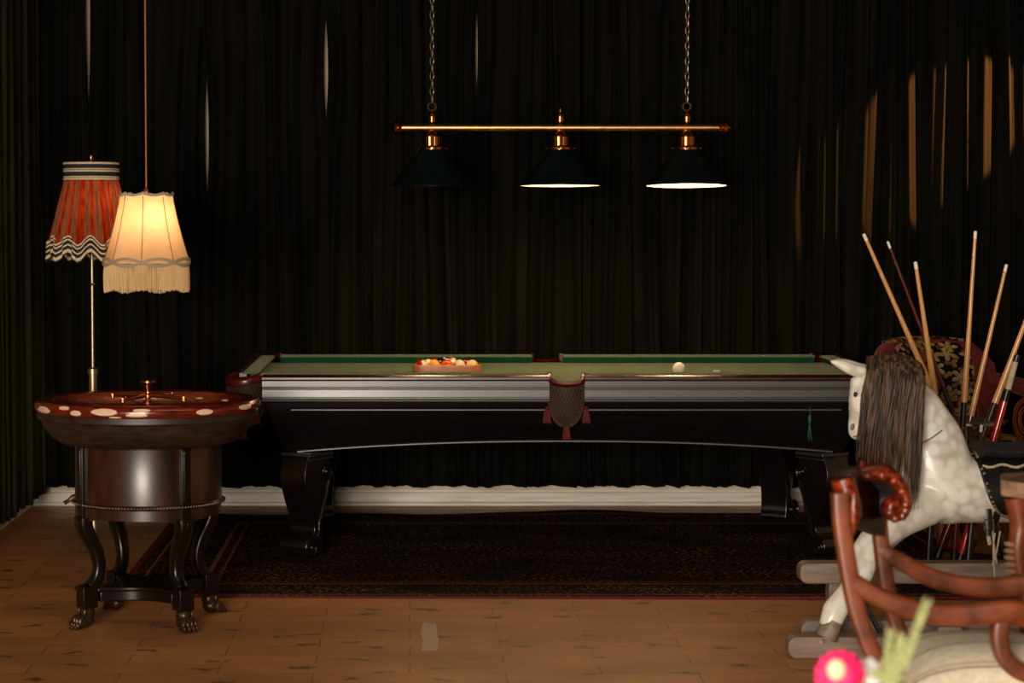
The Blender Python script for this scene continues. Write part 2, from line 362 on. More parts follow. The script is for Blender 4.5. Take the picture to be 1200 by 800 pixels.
def curtain(x0, x1, gap0, gap1, seed, Yc=11.285, axis='x', mat='curtain', z0=.112, z1=2.97, label='', group='', amp=.076, hem=.0025):
    """hanging velvet panel; gap0/gap1 = lists of (zmid, halfheight, width) openings along the left / right edge"""
    rnd = random.Random(seed); Wd = x1 - x0; n = max(24, int(Wd / 0.0075)); ph = [rnd.uniform(0, 6.28) for _ in range(8)]
    nf = Wd / rnd.uniform(.118, .135); rows = []; m = 26
    def gapf(gs, z):
        s = 0
        for zm, hh, wd in gs:
            u = (z - zm) / hh
            if abs(u) < 1: s += wd * (1 - u * u) ** .8
        return s
    for i in range(m + 1):
        z = lerp(z0, z1, i / m); row = []
        ga = gapf(gap0, z); gb = gapf(gap1, z)
        for j in range(n + 1):
            u = j / n; s = x0 + Wd * u
            q = u * nf + .22 * sin(2 * pi * u * 1.7 + ph[5]) + .10 * sin(z * 1.1 + ph[0] + u * 5)
            d = sin(2 * pi * q + ph[1]); d = math.copysign(abs(d) ** .9, d)
            d2 = sin(2 * pi * q * 2.63 + ph[2] + .5 * sin(z * 1.7)); d3 = sin(2 * pi * q * 5.1 + ph[3] + .3 * z)
            k = 0.75 + .25 * sin(ph[4] + u * 9)
            off = amp * (k * .70 * d + .20 * d2 + .05 * d3)
            sw = .012 * sin(z * 1.5 + ph[6] + q * 2)
            s2 = s + sw * min(1, min(u, 1 - u) * 8) + ga * max(0, 1 - u * 3) - gb * max(0, 1 - (1 - u) * 3)
            zz = z + (hem * sin(q * 2 * pi * .5 + ph[7]) + .5 * hem * sin(q * 5.1)) * max(0, 1 - (z - z0) * 2)
            row.append((s2, Yc + off, zz) if axis == 'x' else (Yc + off, s2, zz))
        rows.append(row)
    o = G().grid(rows).build('curtain', M[mat], smooth=180)
    md = o.modifiers.new('t', 'SOLIDIFY'); md.thickness = .004; md.offset = 0
    return tag(o, label, 'curtain', group)
def cz(py): return at(500, py, 11.27).z
gA = (cz(60), cz(60) - cz(183), .033)      # widest slit, by the red shade
gB = (cz(155), cz(155) - cz(272), .032)
gC = (cz(78), cz(78) - cz(168), .028)
gD = (cz(60), cz(60) - cz(142), .017)
e = [X_(-40, 11.27), X_(106, 11.27), X_(243, 11.27), X_(382, 11.27), X_(558, 11.27), X_(677, 11.27), X_(850, 11.27), X_(1010, 11.27), X_(1130, 11.27), 4.5]
gaps = {1: [(cz(10), cz(10) - cz(183), .034)], 2: [gB], 3: [gC], 4: [gD], 5: [(.1, .12, .012)]}
labs = ['dark green velvet curtain in the left corner behind the red lampshade pole', 'dark green velvet curtain between the two leftmost bright slits, behind the cream hanging lampshade',
 'dark green velvet curtain right of the thin slit beside the cream lampshade', 'dark green velvet curtain panel behind the left chain of the billiard light',
 'dark green velvet curtain panel behind the centre of the long brass lamp bar', 'dark green velvet curtain panel behind the cue ball end of the billiard table',
 'dark green velvet curtain panel just right of the brass lamp bar', 'dark green velvet curtain with thin orange lit folds above the cue tips', 'dark green velvet curtain lit strongly orange at the right edge']
for i in range(9):
    a = gaps.get(i, []); b = gaps.get(i + 1, [])
    ov = .014
    o = curtain(e[i] - ov, e[i + 1] + ov, [(z, h, wd / 2 + ov) for z, h, wd in a], [(z, h, wd / 2 + ov) for z, h, wd in b], 11 + i, Yc=11.285 + (.006 if i % 2 else -.006), label=labs[i], group='velvet curtains along the back wall')
for i, (y0, y1, l) in enumerate([(9.2, 10.35, 'moss green velvet curtain on the left wall, cut by the left frame edge'), (10.33, 11.2, 'moss green velvet curtain on the left wall, nearest the corner')]):
    curtain(y0, y1, [], [], 40 + i, Yc=XL + .10, axis='y', mat='curtain_left', label=l, group='velvet curtains on the left wall', z0=.09, amp=.05)
# rug
rc = Vector((.625, 9.8, 0)); g = G(); rows = []; NX, NY = 90, 44
def rugz(x, y):
    e_ = max(0, (y - .9) / .335)
    return .006 + e_ * (.010 * max(0, sin(x * 3.0 + 1.2)) + .008 * max(0, sin(x * 5.3)))
def rugp(i, j):
    x = lerp(-1.78, 1.78, i / NX); y = lerp(-1.235, 1.235, j / NY); e_ = max(0, (y - .8) / .435)
    return x, y + e_ * .02 * sin(x * 2.4 + .6) + .035 * (x / 1.78) * (y / 1.2), rugz(x, y)
g.grid([[rugp(i, j) for i in range(NX + 1)] for j in range(NY + 1)])
rug = g.build('persian_rug', M['rug'], smooth=180); rug.location = rc; rug.rotation_euler = (0, 0, 0)
md = rug.modifiers.new('t', 'SOLIDIFY'); md.thickness = .006; md.offset = -1
tag(rug, 'large dark patterned rug with a thin red edge under the billiard table', 'rug')
g = G(); per = [rugp(i, 0) for i in range(NX + 1)] + [rugp(NX, j) for j in range(1, NY + 1)] + [rugp(i, NY) for i in range(NX - 1, -1, -1)] + [rugp(0, j) for j in range(NY - 1, 0, -1)]
g.tube([(a, b, c_ - .002) for a, b, c_ in per], .004, 6, closed=True); g.build('selvedge', M['rug_edge'], rug)
# tape on floor
g = G(); rnd = random.Random(3); out = []
P0 = at(504, 745, 1); 
def floor_pt(px, py):
    d = MC @ Vector(((px - 480) / F, (400 - py) / F, -1)); k = -CAMH / d.z; return Vector((0, 0, CAMH)) + d * k
pts = [(496, 729), (511, 731), (512, 740), (514, 750), (513, 761), (494, 762), (496, 750), (493, 742)]
base = floor_pt(504, 746)
ol = [((floor_pt(*p) - base).x, (floor_pt(*p) - base).y) for p in pts]
g.prism(ol, .0003, .0012, 'z'); o = g.build('floor_tape', M['tape'], smooth=0); o.location = base
tag(o, 'short strip of dull pale tape stuck on the bare floor', 'tape')

# ------------------------------------------------------------------ billiard table
PT = Vector((X_(665, 9.5), 10.26, 0))
pt = thing('billiard_table', 'long black billiard table with green cloth, red leather pockets and curved legs', 'billiard table', PT)
HL, HW = 1.44, .76
rp = [(-.60, .765), (-.60, .796), (-.66, .80), (-.735, .80), (-.752, .798), (-.762, .790), (-.762, .782), (-.752, .776), (-.746, .774),
      (-.7485, .752), (-.742, .750), (-.742, .746), (-.752, .743), (-.752, .739), (-.745, .736), (-.747, .706), (-.740, .703), (-.740, .698), (-.752, .695), (-.754, .688), (-.746, .682), (-.715, .678), (-.62, .678), (-.62, .765)]
def rail(x0, x1, side, axis):
    """long rails (axis x) and end rails (axis y)"""
    sh = 0 if axis == 'x' else HL - HW
    nz_, wz_ = (.60, .705) if axis == 'x' else (.645, .712)
    wood = [((p[0] - sh) * -side, p[1]) for p in rp[4:22]]
    wood = [((-.68 - sh) * -side, .796), ((-.715 - sh) * -side, .8)] + wood + [((-.68 - sh) * -side, .678)]
    g = G(); ol = [(a, b) for a, b in wood]
    if axis == 'x': g.prism(ol, x0, x1, 'x')
    else: g.prism(ol, x0, x1, 'y')
    r = g.build('rail', M['black_rail'], pt, smooth=25)
    cap = [(-.735, .8005), (-.752, .7985), (-.7635, .790), (-.7635, .782), (-.752, .7755), (-.745, .779), (-.735, .79)]
    g = G().prism([((a - sh) * -side, b) for a, b in cap], x0, x1, axis); g.build('rail_trim', M['mahogany'], r, smooth=40)
    top = [(-nz_, .795), (-nz_ - .002, .8), (-nz_ - .02, .8035), (-wz_, .8025), (-wz_, .797), (-nz_ - .02, .797)]
    g = G().prism([((a - sh) * -side, b) for a, b in top], x0 + .0, x1, axis); g.build('rail_cloth', M['baize'], pt, smooth=40)
    nose = [(-nz_ - .0005, .7945), (-nz_ - .02, .7965), (-nz_ - .05, .7965), (-nz_ - .05, .766), (-nz_ - .025, .766)]
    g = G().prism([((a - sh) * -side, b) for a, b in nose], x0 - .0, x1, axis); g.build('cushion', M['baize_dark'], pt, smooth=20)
for side in (-1, 1):
    for a, b in ((-1.30, -.075), (.075, 1.30)): rail(a, b, side, 'x')
    rail(-.62, .62, side, 'y')
g = G().box(-1.36, 1.36, -.665, .665, .742, .765); g.build('cloth_bed', M['baize'], pt, smooth=0, bevel=.002)
g = G(); N = 60                                    # arched body
def body_ring(x, ins):
    k = min(1, abs(x) / 1.16); zb = .457 + .046 * (1 - k ** 2.2)
    return zb
def outline_x(z): # half length as function of height
    tt = (.70 - z) / .245; return 1.285 - .085 * tt ** 1.6
zs = [0, .12, .3, .5, .7, .88, 1]
for sgn in (-1, 1):
    rows = []
    for tt in zs:
        row = []
        for i in range(N + 1):
            u = -1 + 2 * i / N; zb = body_ring(u * 1.19, 0); z = lerp(.70, zb, tt); hx = outline_x(z)
            row.append((u * hx, sgn * (.705 - .075 * tt ** 1.3), z))
        rows.append(row)
    rows.append([(x, y * .93, z + .0) for x, y, z in rows[-1]])
    g.grid(rows)
for sgn in (-1, 1):
    rows = []
    for tt in zs:
        z = lerp(.70, body_ring(1.19, 0), tt); hx = outline_x(z); rows.append([(sgn * hx, lerp(-1, 1, j / 8) * (.705 - .075 * tt ** 1.3), z) for j in range(9)])
    g.grid(rows)
g.build('body', M['black_wood'], pt, smooth=30)
for sgn in (-1, 1):
    pts = [(lerp(-1.18, 1.18, i / 40), sgn * .705, .648) for i in range(41)]
    g = G().tube(pts, .0055, 8); 
    pts = []
    for i in range(61):
        u = -1 + 2 * i / 60; x = u * 1.155; zb = body_ring(x, 0) + .004; pts.append((x, sgn * .637, zb))
    g.tube(pts, .0065, 8)
    g.build('bead_moulding', M['black_rail'], pt)
# pocket: leather yoke, net, tassels
def tassel(parent, x, y, z, s=1.0):
    g = G().lathe([(.0, .012), (.006, .010), (.008, .004), (.005, 0), (.009, -.004), (.013, -.03), (.017, -.052), (.014, -.058), (0, -.056)], 14, x, y, z, rf=lambda a, zz: 1 + .10 * cos(7 * a))
    for k in range(10):
        a = k * .628; g.tube([(x + .008 * cos(a), y + .008 * sin(a), z - .004), (x + .015 * cos(a), y + .015 * sin(a), z - .04), (x + .016 * cos(a) + .002, y + .016 * sin(a), z - .063)], .0022, 5)
    g.build('tassel', M['tassel'], parent)
def pocket(x, y, ang, r=.076, lower=.03):
    """local -y is outward before rotation"""
    rows = []; n = 28
    sec = []
    for i in range(n + 1):
        a = lerp(-105, 105, i / n) * pi / 180; c_ = max(0, cos(a)); ztop = .803 - lower * c_ + .012 * max(0, abs(a) - 1.2); zb = .772 - .018 * c_
        rr = r; p = lambda q, z: (q * sin(a), -q * cos(a), z)
        sec.append([p(rr - .010, zb + .004), p(rr - .012, ztop - .006), p(rr - .002, ztop), p(rr + .008, ztop - .006), p(rr + .014, (ztop + zb) / 2), p(rr + .010, zb), p(rr, zb - .004)])
    sec = [list(s_) + [s_[0]] for s_ in sec]
    g = G().grid(sec); g.f.append(tuple(range(7))); g.mi.append(0); g.f.append(tuple(range(n * 8, n * 8 + 7))[::-1]); g.mi.append(0)
    pk = g.build('pocket', M['leather'], pt, smooth=50, loc=(x, y, 0), rot=(0, 0, ang))
    def rb(z): # bag radius
        u = (.765 - z) / .19; return (r + .002) * sqrt(max(0.0, 1 - max(0, u - .45) ** 2 / .33)) * (1 - .06 * u)
    g = G().lathe([(rb(z) - .003, z) for z in [.765, .74, .7, .67, .64, .615, .595, .582]] + [(0, .575)], 24, cap=False)
    g.build('pocket_lining', M['net_in'], pk)
    g = G()
    for d_ in (-1, 1):
        for k in range(30):
            pts = []
            for j in range(15):
                z = lerp(.766, .577, j / 14); a = 2 * pi * k / 30 + d_ * j * .085; q = rb(z); pts.append((q * cos(a), q * sin(a), z))
            g.tube(pts, .0013, 4)
    g.build('net', M['net'], pk)
    tassel(pk, -r - .008, -.02, .655); tassel(pk, r + .008, -.02, .655); tassel(pk, 0, -.02, .585)
pocket(0, -.705, 0); pocket(0, .705, pi)
for sx_, sy_ in ((-1, -1), (1, -1), (-1, 1), (1, 1)):
    pocket(sx_ * 1.372, sy_ * .692, math.atan2(sy_, sx_) + pi / 2, .080, .012)
# scroll legs
def leg(x, y, ang):
    out = [(-.075, .455), (-.085, .44), (-.095, .41), (-.105, .37), (-.100, .32), (-.080, .26), (-.055, .20), (-.038, .15), (-.040, .115), (-.060, .10), (-.085, .090), (-.098, .062), (-.095, .03), (-.075, .010), (-.045, .0066), (.02, .0066), (.03, .02), (.022, .06), (.022, .12), (.030, .17), (.040, .22), (.055, .27), (.075, .31), (.088, .35), (.085, .39), (.07, .42), (.075, .44), (.075, .455)]
    P = smooth_path([(a, 0, b) for a, b in out], 3); ol = [(p.x, p.z) for p in P]
    g = G().prism(ol, -.068, .068, 'y')
    lg = g.build('leg', M['black_gloss'], pt, smooth=60, bevel=.026, loc=(x, y, 0), rot=(0, 0, ang))
    g = G()
    for s_ in (-1, 1):   # volutes on both side faces: foot and knee, with ridge following the S
        for cx_, cz_, r0, turns, st in ((-.060, .052, .044, 2.2, 0.6), (.045, .372, .040, 2.0, 3.6)):
            pts = [(cx_ + r0 * (1 - q / 26 * .9) * cos(st + s_ * 0 + q / 26 * turns * 2 * pi), s_ * (.068 + .004), cz_ + r0 * (1 - q / 26 * .9) * sin(st + q / 26 * turns * 2 * pi)) for q in range(27)]
            g.tube(pts, [(.0065 * (1 - q / 40)) for q in range(27)], 7)
            g.ell((cx_, s_ * .066, cz_), (.012, .014, .012), 12, 8)
        pts = smooth_path([(.06, s_ * .070, .33), (.045, s_ * .070, .28), (.02, s_ * .070, .22), (-.005, s_ * .070, .16), (-.010, s_ * .070, .12), (-.03, s_ * .070, .095)], 5)
        g.tube(pts, .006, 7)
    g.build('scroll_carving', M['black_gloss'], lg)
    g = G().box(-.085, .085, -.078, .078, .428, .436).box(-.085, .085, -.078, .078, .444, .458); g.build('leg_cap', M['black_rail'], lg, smooth=0, bevel=.003)
for sx_ in (-1, 1):
    for sy_ in (-1, 1): leg(sx_ * 1.115, sy_ * .60, (pi * .5 - .6 if sx_ < 0 else pi * .5 + .6) if sy_ < 0 else (-pi * .5 + .6 if sx_ < 0 else -pi * .5 - .6))
# green thread with a tassel hanging on the near side
p = at(951, 477, 9.5); g = G().tube([(0, 0, 0), (.003, -.001, -.04), (-.002, 0, -.08)], .0015, 5).ell((0, 0, -.055), (.008, .006, .02), 10, 8)
for k in range(6): g.tube([(0, 0, -.06), (.004 * (k - 2.5), 0, -.13 - .01 * (k % 3))], .001, 4)
o = g.build('hanging_tassel', M['green_thread']); o.location = (p.x, 9.540, .665); tag(o, 'thin green thread tassel hanging on the right of the black table side', 'tassel')

# ------------------------------------------------------------------ balls, rack, chalk
BR = .0286; ZB = .765
def ballmat(name, c, stripe):
    t = NT(name); s = t.n('ShaderNodeSeparateXYZ', {0: t.coords()}); cream = srgb(238, 214, 170)
    if stripe: f = t.math('LESS_THAN', t.math('ABSOLUTE', s.outputs[2]), .0145); c_ = t.mix(f, cream, c)
    else: c_ = t.mix(t.math('LESS_THAN', t.math('POWER', t.math('ADD', t.math('POWER', s.outputs[0], 2), t.math('POWER', s.outputs[2], 2)), .5), .009), c, cream); c_ = t.mix(t.math('LESS_THAN', s.outputs[1], 0.0), c, c_)
    t.set(Base_Color=c_, Roughness=.08, Coat_Weight=.5); return t.m
def ball(name, m, pos, label, group, rot=(0, 0, 0), cat='billiard ball'):
    o = G().ell((0, 0, 0), (BR,) * 3, 28, 18).build(name, m, smooth=180); o.location = pos; o.rotation_euler = rot
    return tag(o, label, cat, group)
rx, ry = X_(525.5, 10.18), 10.185
red, org, yel, blk, grn, mar, blu, pur = srgb(186, 24, 14), srgb(226, 74, 14), srgb(240, 170, 60), srgb(12, 10, 10), srgb(20, 80, 44), srgb(110, 14, 16), srgb(20, 30, 100), srgb(60, 20, 70)
front = [('red_stripe', red, 1, (R(20), R(70), 0), 'cream ball with red stripe, at the left end of the front row in the rack'),
         ('yellow_solid', yel, 0, (0, 0, R(150)), 'pale yellow ball second from left in the front row of the rack'),
         ('orange_solid', org, 0, (R(5), 0, R(12)), 'bright orange ball with a white number spot in the front row of the rack'),
         ('maroon_stripe', mar, 1, (R(32), R(8), 0), 'cream topped ball with dark red stripe in the front row of the rack'),
         ('cream_yellow', srgb(244, 196, 130), 0, (0, 0, R(180)), 'pale peach ball at the right end of the front row in the rack')]
back = [('orange_red_stripe', org, 1, (R(60), R(30), 0)), ('black_solid', blk, 0, (0, 0, R(-30))), ('green_stripe', grn, 1, (R(70), R(20), 0)), ('maroon_solid', mar, 0, (0, 0, 1)),
        ('red_solid', red, 0, (0, 0, 2)), ('purple_stripe', pur, 1, (0, R(40), 0)), ('green_solid', grn, 0, (0, 0, 2)), ('blue_solid', blu, 0, (0, 0, 2)), ('yellow_stripe', yel, 1, (0, 1, 0)), ('blue_stripe', blu, 1, (0, 2, 0))]
names = {'orange_red_stripe': 'orange striped ball, left in the second row of the rack', 'black_solid': 'black ball with a white number spot in the second row of the rack', 'green_stripe': 'green striped ball in the second row of the rack', 'maroon_solid': 'plain maroon ball, right in the second row of the rack',
         'red_solid': 'plain red ball in the third row of the rack', 'purple_stripe': 'purple striped ball in the third row of the rack', 'green_solid': 'plain green ball in the third row of the rack', 'blue_solid': 'plain blue ball in the fourth row of the rack', 'yellow_stripe': 'yellow striped ball in the fourth row of the rack', 'blue_stripe': 'blue striped ball at the far point of the rack'}
y0 = ry + .012 + BR + .002; D_ = BR * 2 + .0004; k = 0
for i, (n_, c_, s_, r_, l_) in enumerate(front):
    o = ball('billiard_ball', ballmat('ball_' + n_, c_, s_), (rx + (i - 2) * D_ - .006, y0, ZB + BR), l_, 'racked billiard balls', r_)
    if i == 2: text_mesh('5', .011, M['cue_black'], o, (0, -BR - .0002, 0), (pi / 2, 0, 0), 'number')
for row in range(1, 5):
    for j in range(5 - row):
        n_, c_, s_, r_ = back[k]; k += 1
        ball('billiard_ball', ballmat('ball_' + n_, c_, s_), (rx + (j - (4 - row) / 2) * D_ - .006, y0 + row * D_ * .867, ZB + BR), names[n_], 'racked billiard balls', r_)
def tri(rad, off):
    pts = []; h = D_ * 4 * .867
    cs = [(-2 * D_ - .006, 0), (2 * D_ - .006, 0), (-.006, h)]
    for (cx_, cy_), a0 in zip(cs, (150, 270, 30)):
        for q in range(9): a = R(a0 + q * 15); pts.append((cx_ + (rad + off) * cos(a), cy_ + (rad + off) * sin(a)))
    return pts
g = G(); a = tri(BR + .002, 0); b = tri(BR + .002, .010); rows = []
for z, o_ in ((.001, a), (.033, a), (.034, [(lerp(p[0], q[0], .3), lerp(p[1], q[1], .3)) for p, q in zip(a, b)]), (.034, [(lerp(p[0], q[0], .8), lerp(p[1], q[1], .8)) for p, q in zip(a, b)]), (.032, b), (.001, b), (.001, a)):
    rows.append([(x_, y_, z) for x_, y_ in o_])
g.grid(rows, True); o = g.build('ball_rack', M['rack_wood'], smooth=35); o.location = (rx, y0, ZB)
tag(o, 'orange brown wooden triangle rack full of balls on the green cloth', 'ball rack')
p = at(795.5, 434, 10.05); ball('cue_ball', simple('ivory_cue_ball', srgb(240, 226, 196), .08, var=.02), (p.x, 10.05, ZB + BR), 'plain ivory cue ball alone on the green cloth', None)
p = at(839.5, 435, 10.05); ch = thing('chalk_cube', 'small white cube of cue chalk right of the cue ball', 'chalk', (p.x, 10.05, ZB), R(4))
g = G().box(-.0125, .0125, -.0125, .0125, 0, .022); g.build('paper_wrap', M['ferrule'], ch, smooth=0, bevel=.001)
g = G().lathe([(.0105, .0218), (.0105, .0235), (.006, .0228), (0, .0222)], 16); g.build('chalk_top', M['green_thread'], ch)
g = G().box(-.006, .006, -.0132, -.0124, .006, .010).box(-.006, -.003, -.0132, -.0124, .006, .017).box(.001, .006, -.0132, -.0124, .013, .017); g.build('printed_mark', M['cue_black'], ch, smooth=0)

# ------------------------------------------------------------------ billiard light
LY = 10.26; lx = X_(655.5, LY); zb_ = at(655, 149.5, LY).z
bl = thing('billiard_light', 'long brass bar light with three dark green shades hanging on two chains', 'billiard light', (lx, LY, zb_))
HB = .735
g = G(); g.m = Matrix.Rotation(pi / 2, 4, 'Y'); g.lathe([(.0155, -HB), (.0155, HB)], 24); g.m = Matrix.Identity(4); g.build('bar', M['brass'], bl)
for s_ in (-1, 1):
    g = G(); g.m = Matrix.Translation((s_ * HB, 0, 0)) @ Matrix.Rotation(s_ * pi / 2, 4, 'Y')
    g.lathe([(.0155, -.012), (.024, -.010), (.028, 0), (.022, .006), (.030, .012), (.032, .020), (.026, .028), (.012, .036), (.006, .044), (0, .046)], 20, rf=lambda a, z: 1 + .04 * cos(8 * a)); g.build('end_finial', M['copper'], bl)
shade_x = [X_(506, LY) - lx, 0, X_(803, LY) - lx]; tilt = [1.1, -1.2, -2.7]; pw = [8, 9, 9.5]
for i, sx_ in enumerate(shade_x):
    g = G().lathe([(.016, .012), (.013, .016), (.012, .022), (.018, .026), (.018, .050), (.015, .054), (.017, .060), (.010, .066), (.005, .070)] + ([(.004, .085), (.0, .105)] if i == 1 else [(.003, .078), (0, .080)]), 20, sx_, 0, 0)
    g.build('top_cap', M['copper'], bl)
    g = G().lathe([(.012, -.012), (.020, -.020), (.028, -.030), (.030, -.040), (.036, -.042), (.036, -.082), (.040, -.086), (.055, -.090), (.055, -.100), (.030, -.104)], 48, sx_, 0, 0, rf=lambda a, z: 1 + (.055 * cos(16 * a) if -.08 < z < -.041 else 0))
    for q in range(3): 
        aa = .4 + q * 2.09; g.tube([(sx_ + .05 * cos(aa), .05 * sin(aa), -.093), (sx_ + .072 * cos(aa), .072 * sin(aa), -.093)], .003, 6); g.ell((sx_ + .074 * cos(aa), .074 * sin(aa), -.093), (.006,) * 3, 8, 6)
    g.build('gallery', M['copper'], bl)
    z0_ = -.094; pr = [(.050, 0), (.056, -.012), (.080, -.040), (.113, -.080), (.145, -.118), (.169, -.148), (.184, -.164), (.186, -.170)]
    g = G().lathe(pr, 64, cap=False); sh = g.build('shade', M['shade_green'], bl, loc=(sx_, 0, z0_), rot=(R(tilt[i]), 0, 0))
    g = G().lathe([(r_ - .002, z - .0008) for r_, z in pr[:-1]] + [(.1835, -.1695)], 64, cap=False); g.build('shade_lining', M['enamel'], sh)
    g = G().lathe([(.1835, -.1695), (.186, -.168), (.1868, -.171), (.1845, -.1725)], 64, cap=False); g.build('shade_rim', M['shade_green'], sh)
    g = G().lathe([(.012, 0), (.014, -.02), (.03, -.045), (.030, -.065), (.02, -.085), (0, -.092)], 20, 0, 0, -.01); g.build('bulb', M['bulb'], sh)
    l = lamp('billiard_bulb_light', 'POINT', (sx_, 0, z0_ - .115), pw[i], (1.0, .66, .36), shadow_soft_size=.03); l.parent = bl
for i in (0, 2):
    sx_ = shade_x[i]; g = G()
    ring = [(sx_ + .018 * cos(2 * pi * q / 24), 0, .096 + .018 * sin(2 * pi * q / 24)) for q in range(24)]
    g.tube(ring, .0025, 6, closed=True); g.build('hanging_ring', M['pale_brass'], bl)
    g = G(); z = .113; k = 0; top = ZC - zb_
    while z < top - .03:
        L_ = .021; pts = []
        for q in range(20):
            a = 2 * pi * q / 20; u = .0085 * cos(a); v_ = L_ * sin(a) if abs(sin(a)) < .8 else L_ * math.copysign(.8 + (abs(sin(a)) - .8) * .9, sin(a))
            c45, s45 = (cos(R(25)), sin(R(25))) if k % 2 else (cos(R(115)), sin(R(115)))
            pts.append((sx_ + u * c45, u * s45, z + L_ * .85 + v_))
        g.tube(pts, .0024, 5, closed=True); z += L_ * 2 - .0075; k += 1
    g.build('chain', M['pale_brass'], bl)
    g = G().lathe([(.045, top), (.045, top - .01), (.02, top - .03), (.004, top - .034)], 20, sx_, 0, 0); g.build('ceiling_rose', M['brass'], bl)

# ------------------------------------------------------------------ cream pendant with fringe
PY = 8.5; px_ = X_(172.5, PY); zt = at(172, 229, PY).z; zbm = at(172, 308, PY).z; zf = at(172, 342, PY).z
pd = thing('hanging_lamp', 'cream panelled hanging lampshade with long fringe, lit from inside, on a brown flex', 'hanging lamp', (px_, PY, zt))
H = zt - zbm
def prof_r(u): return lerp(.096, .157, u ** 1.45 * .55 + u * .45)
NP = 8; seg = 8; rows = []
for i in range(25):
    u = i / 24; row = []
    for j in range(NP * seg):
        a = 2 * pi * j / (NP * seg) + pi / 2; q = ((j % seg) / seg - .5) ; fl_ = cos(pi / NP) / cos(2 * pi / NP * q) if True else 1
        r_ = prof_r(u) * lerp(1, fl_ / cos(pi / NP) * .975, .7) * (1 - .0)
        row.append((r_ * cos(a), r_ * sin(a), -u * H))
    rows.append(row)
g = G().grid(rows, True); g.build('shade', M['silk'], pd, smooth=60)
g = G()
for k in range(NP):
    a = 2 * pi * k / NP + pi / 2; g.tube([(prof_r(i / 12) * 1.043 * cos(a), prof_r(i / 12) * 1.043 * sin(a), -i / 12 * H) for i in range(13)], .0016, 5)
g.build('shade_ribs', M['wire'], pd)
g = G(); pts = []
for j in range(96):
    a = 2 * pi * j / 96 + pi / 2; pts.append((.100 * cos(a), .100 * sin(a), .004 - .009 * abs(sin(4 * a)) ** .8 + .005))
g.tube(pts, .0055, 6, closed=True); g.build('top_braid', M['trim_grey'], pd)
g = G()
for s_ in (-1, 1):
    pts = [((.162) * cos(a), .162 * sin(a), -H + .004 + s_ * .0135 * sin(4 * (a - pi / 2) + 0)) for a in [2 * pi * j / 128 for j in range(128)]]
    g.tube(pts, .0058, 6, closed=True)
g.build('bottom_braid', M['trim_grey'], pd)
g = G(); rnd = random.Random(5)
for j in range(330):
    a = 2 * pi * j / 330; zl = (zf - zt) + .010 * abs(sin(4 * a)) ** 2 * -1 + .010 + rnd.uniform(-.003, .003); r_ = .160
    a2 = a + rnd.uniform(-.008, .008)
    g.tube([(r_ * cos(a), r_ * sin(a), -H - .004), ((r_ + .003) * cos(a2), (r_ + .003) * sin(a2), lerp(-H, zl, .5)), ((r_ + rnd.uniform(0, .003)) * cos(a2), (r_ + .001) * sin(a2), zl)], [.0012, .0016, .0015], 4)
g.build('fringe', M['fringe'], pd)
g = G().tube([(0, 0, .02), (0, 0, ZC - zt - .02)], .003, 8); g.build('flex', M['wire'], pd)
g = G().lathe([(.004, .03), (.012, .018), (.014, .004), (.02, 0), (.02, -.05), (.014, -.055)], 16)
for k in range(3): aa = k * 2.094 + .5; g.tube([(0, 0, .003), (.098 * cos(aa), .098 * sin(aa), .003)], .0018, 5)
g.build('lamp_holder', M['brass'], pd)
g = G().lathe([(.045, ZC - zt), (.045, ZC - zt - .012), (.01, ZC - zt - .03)], 16); g.build('ceiling_rose', M['brass'], pd)
g = G().lathe([(.012, -.05), (.02, -.07), (.030, -.10), (.022, -.125), (0, -.132)], 16); g.build('bulb', M['bulb'], pd)
l = lamp('pendant_bulb_light', 'POINT', (0.012, -.02, -.095), 2.5, (1.0, .74, .48), shadow_soft_size=.035); l.parent = pd

# ------------------------------------------------------------------ red floor lamp
FY = 8.8; fx = X_(108.5, FY); z = lambda py: at(108, py, FY).z
fl = thing('floor_lamp', 'brass floor lamp with pleated red and orange shade and wavy striped hem', 'floor lamp', (fx, FY, 0))
zt_, zn, zh, zb2 = z(191), z(211), z(284), z(301)
def redr(a, u): # u 0 top ..1 hem
    base_ = lerp(.105, .163, u ** 1.0)
    return base_ * (1 + (.012 + .05 * u) * cos(44 * a + 1.5 * sin(3 * a)) * (1 - .5 * u) + .055 * u * u * cos(11 * a + .4))
def hemz(a, u): return .016 * u * u * cos(11 * a + .4 + pi)
rows = []
for i in range(17):
    u = i / 16; rows.append([(redr(a, u) * cos(a), redr(a, u) * sin(a), lerp(zn, zh, u) + hemz(a, u)) for a in [2 * pi * j / 264 for j in range(264)]])
# pleats alternate between red and taupe cloth
g = G()
for i in range(16):
    for j in range(264):
        a = 2 * pi * (j + .5) / 264; taupe = (sin(23 * a + 2 * sin(2 * a)) + .5 * sin(9 * a + 1) > .0)
        k = (j + 1) % 264; g.add([rows[i][j], rows[i][k], rows[i + 1][k], rows[i + 1][j]], [(0, 1, 2, 3)], 1 if taupe else 0)
M['orange_silk'] = cloth_shade('orange_red_silk', srgb(190, 64, 20), srgb(150, 40, 12), (30, 30, 3), .55)
M['taupe_silk'] = cloth_shade('taupe_silk', srgb(150, 92, 62), srgb(128, 76, 52), (30, 30, 3), .4)
g.build('shade', [M['orange_silk'], M['taupe_silk']], fl, smooth=70)
g = G(); NB = 11; hz0 = zh; cols = [0, 1, 0, 1, 1, 0, 1, 1, 0, 0, 1]
hr = lambda a, v_: redr(a, 1) * (1 + .02 * v_) + .004
for i in range(NB):
    def pt_(j, v_): a = 2 * pi * j / 264; return (hr(a, v_) * cos(a), hr(a, v_) * sin(a), lerp(zh + .012, zb2 - .003, v_) + hemz(a, 1) * 1.15)
    for j in range(264): g.add([pt_(j, i / NB), pt_(j + 1, i / NB), pt_(j + 1, (i + 1) / NB), pt_(j, (i + 1) / NB)], [(0, 1, 2, 3)], cols[i])
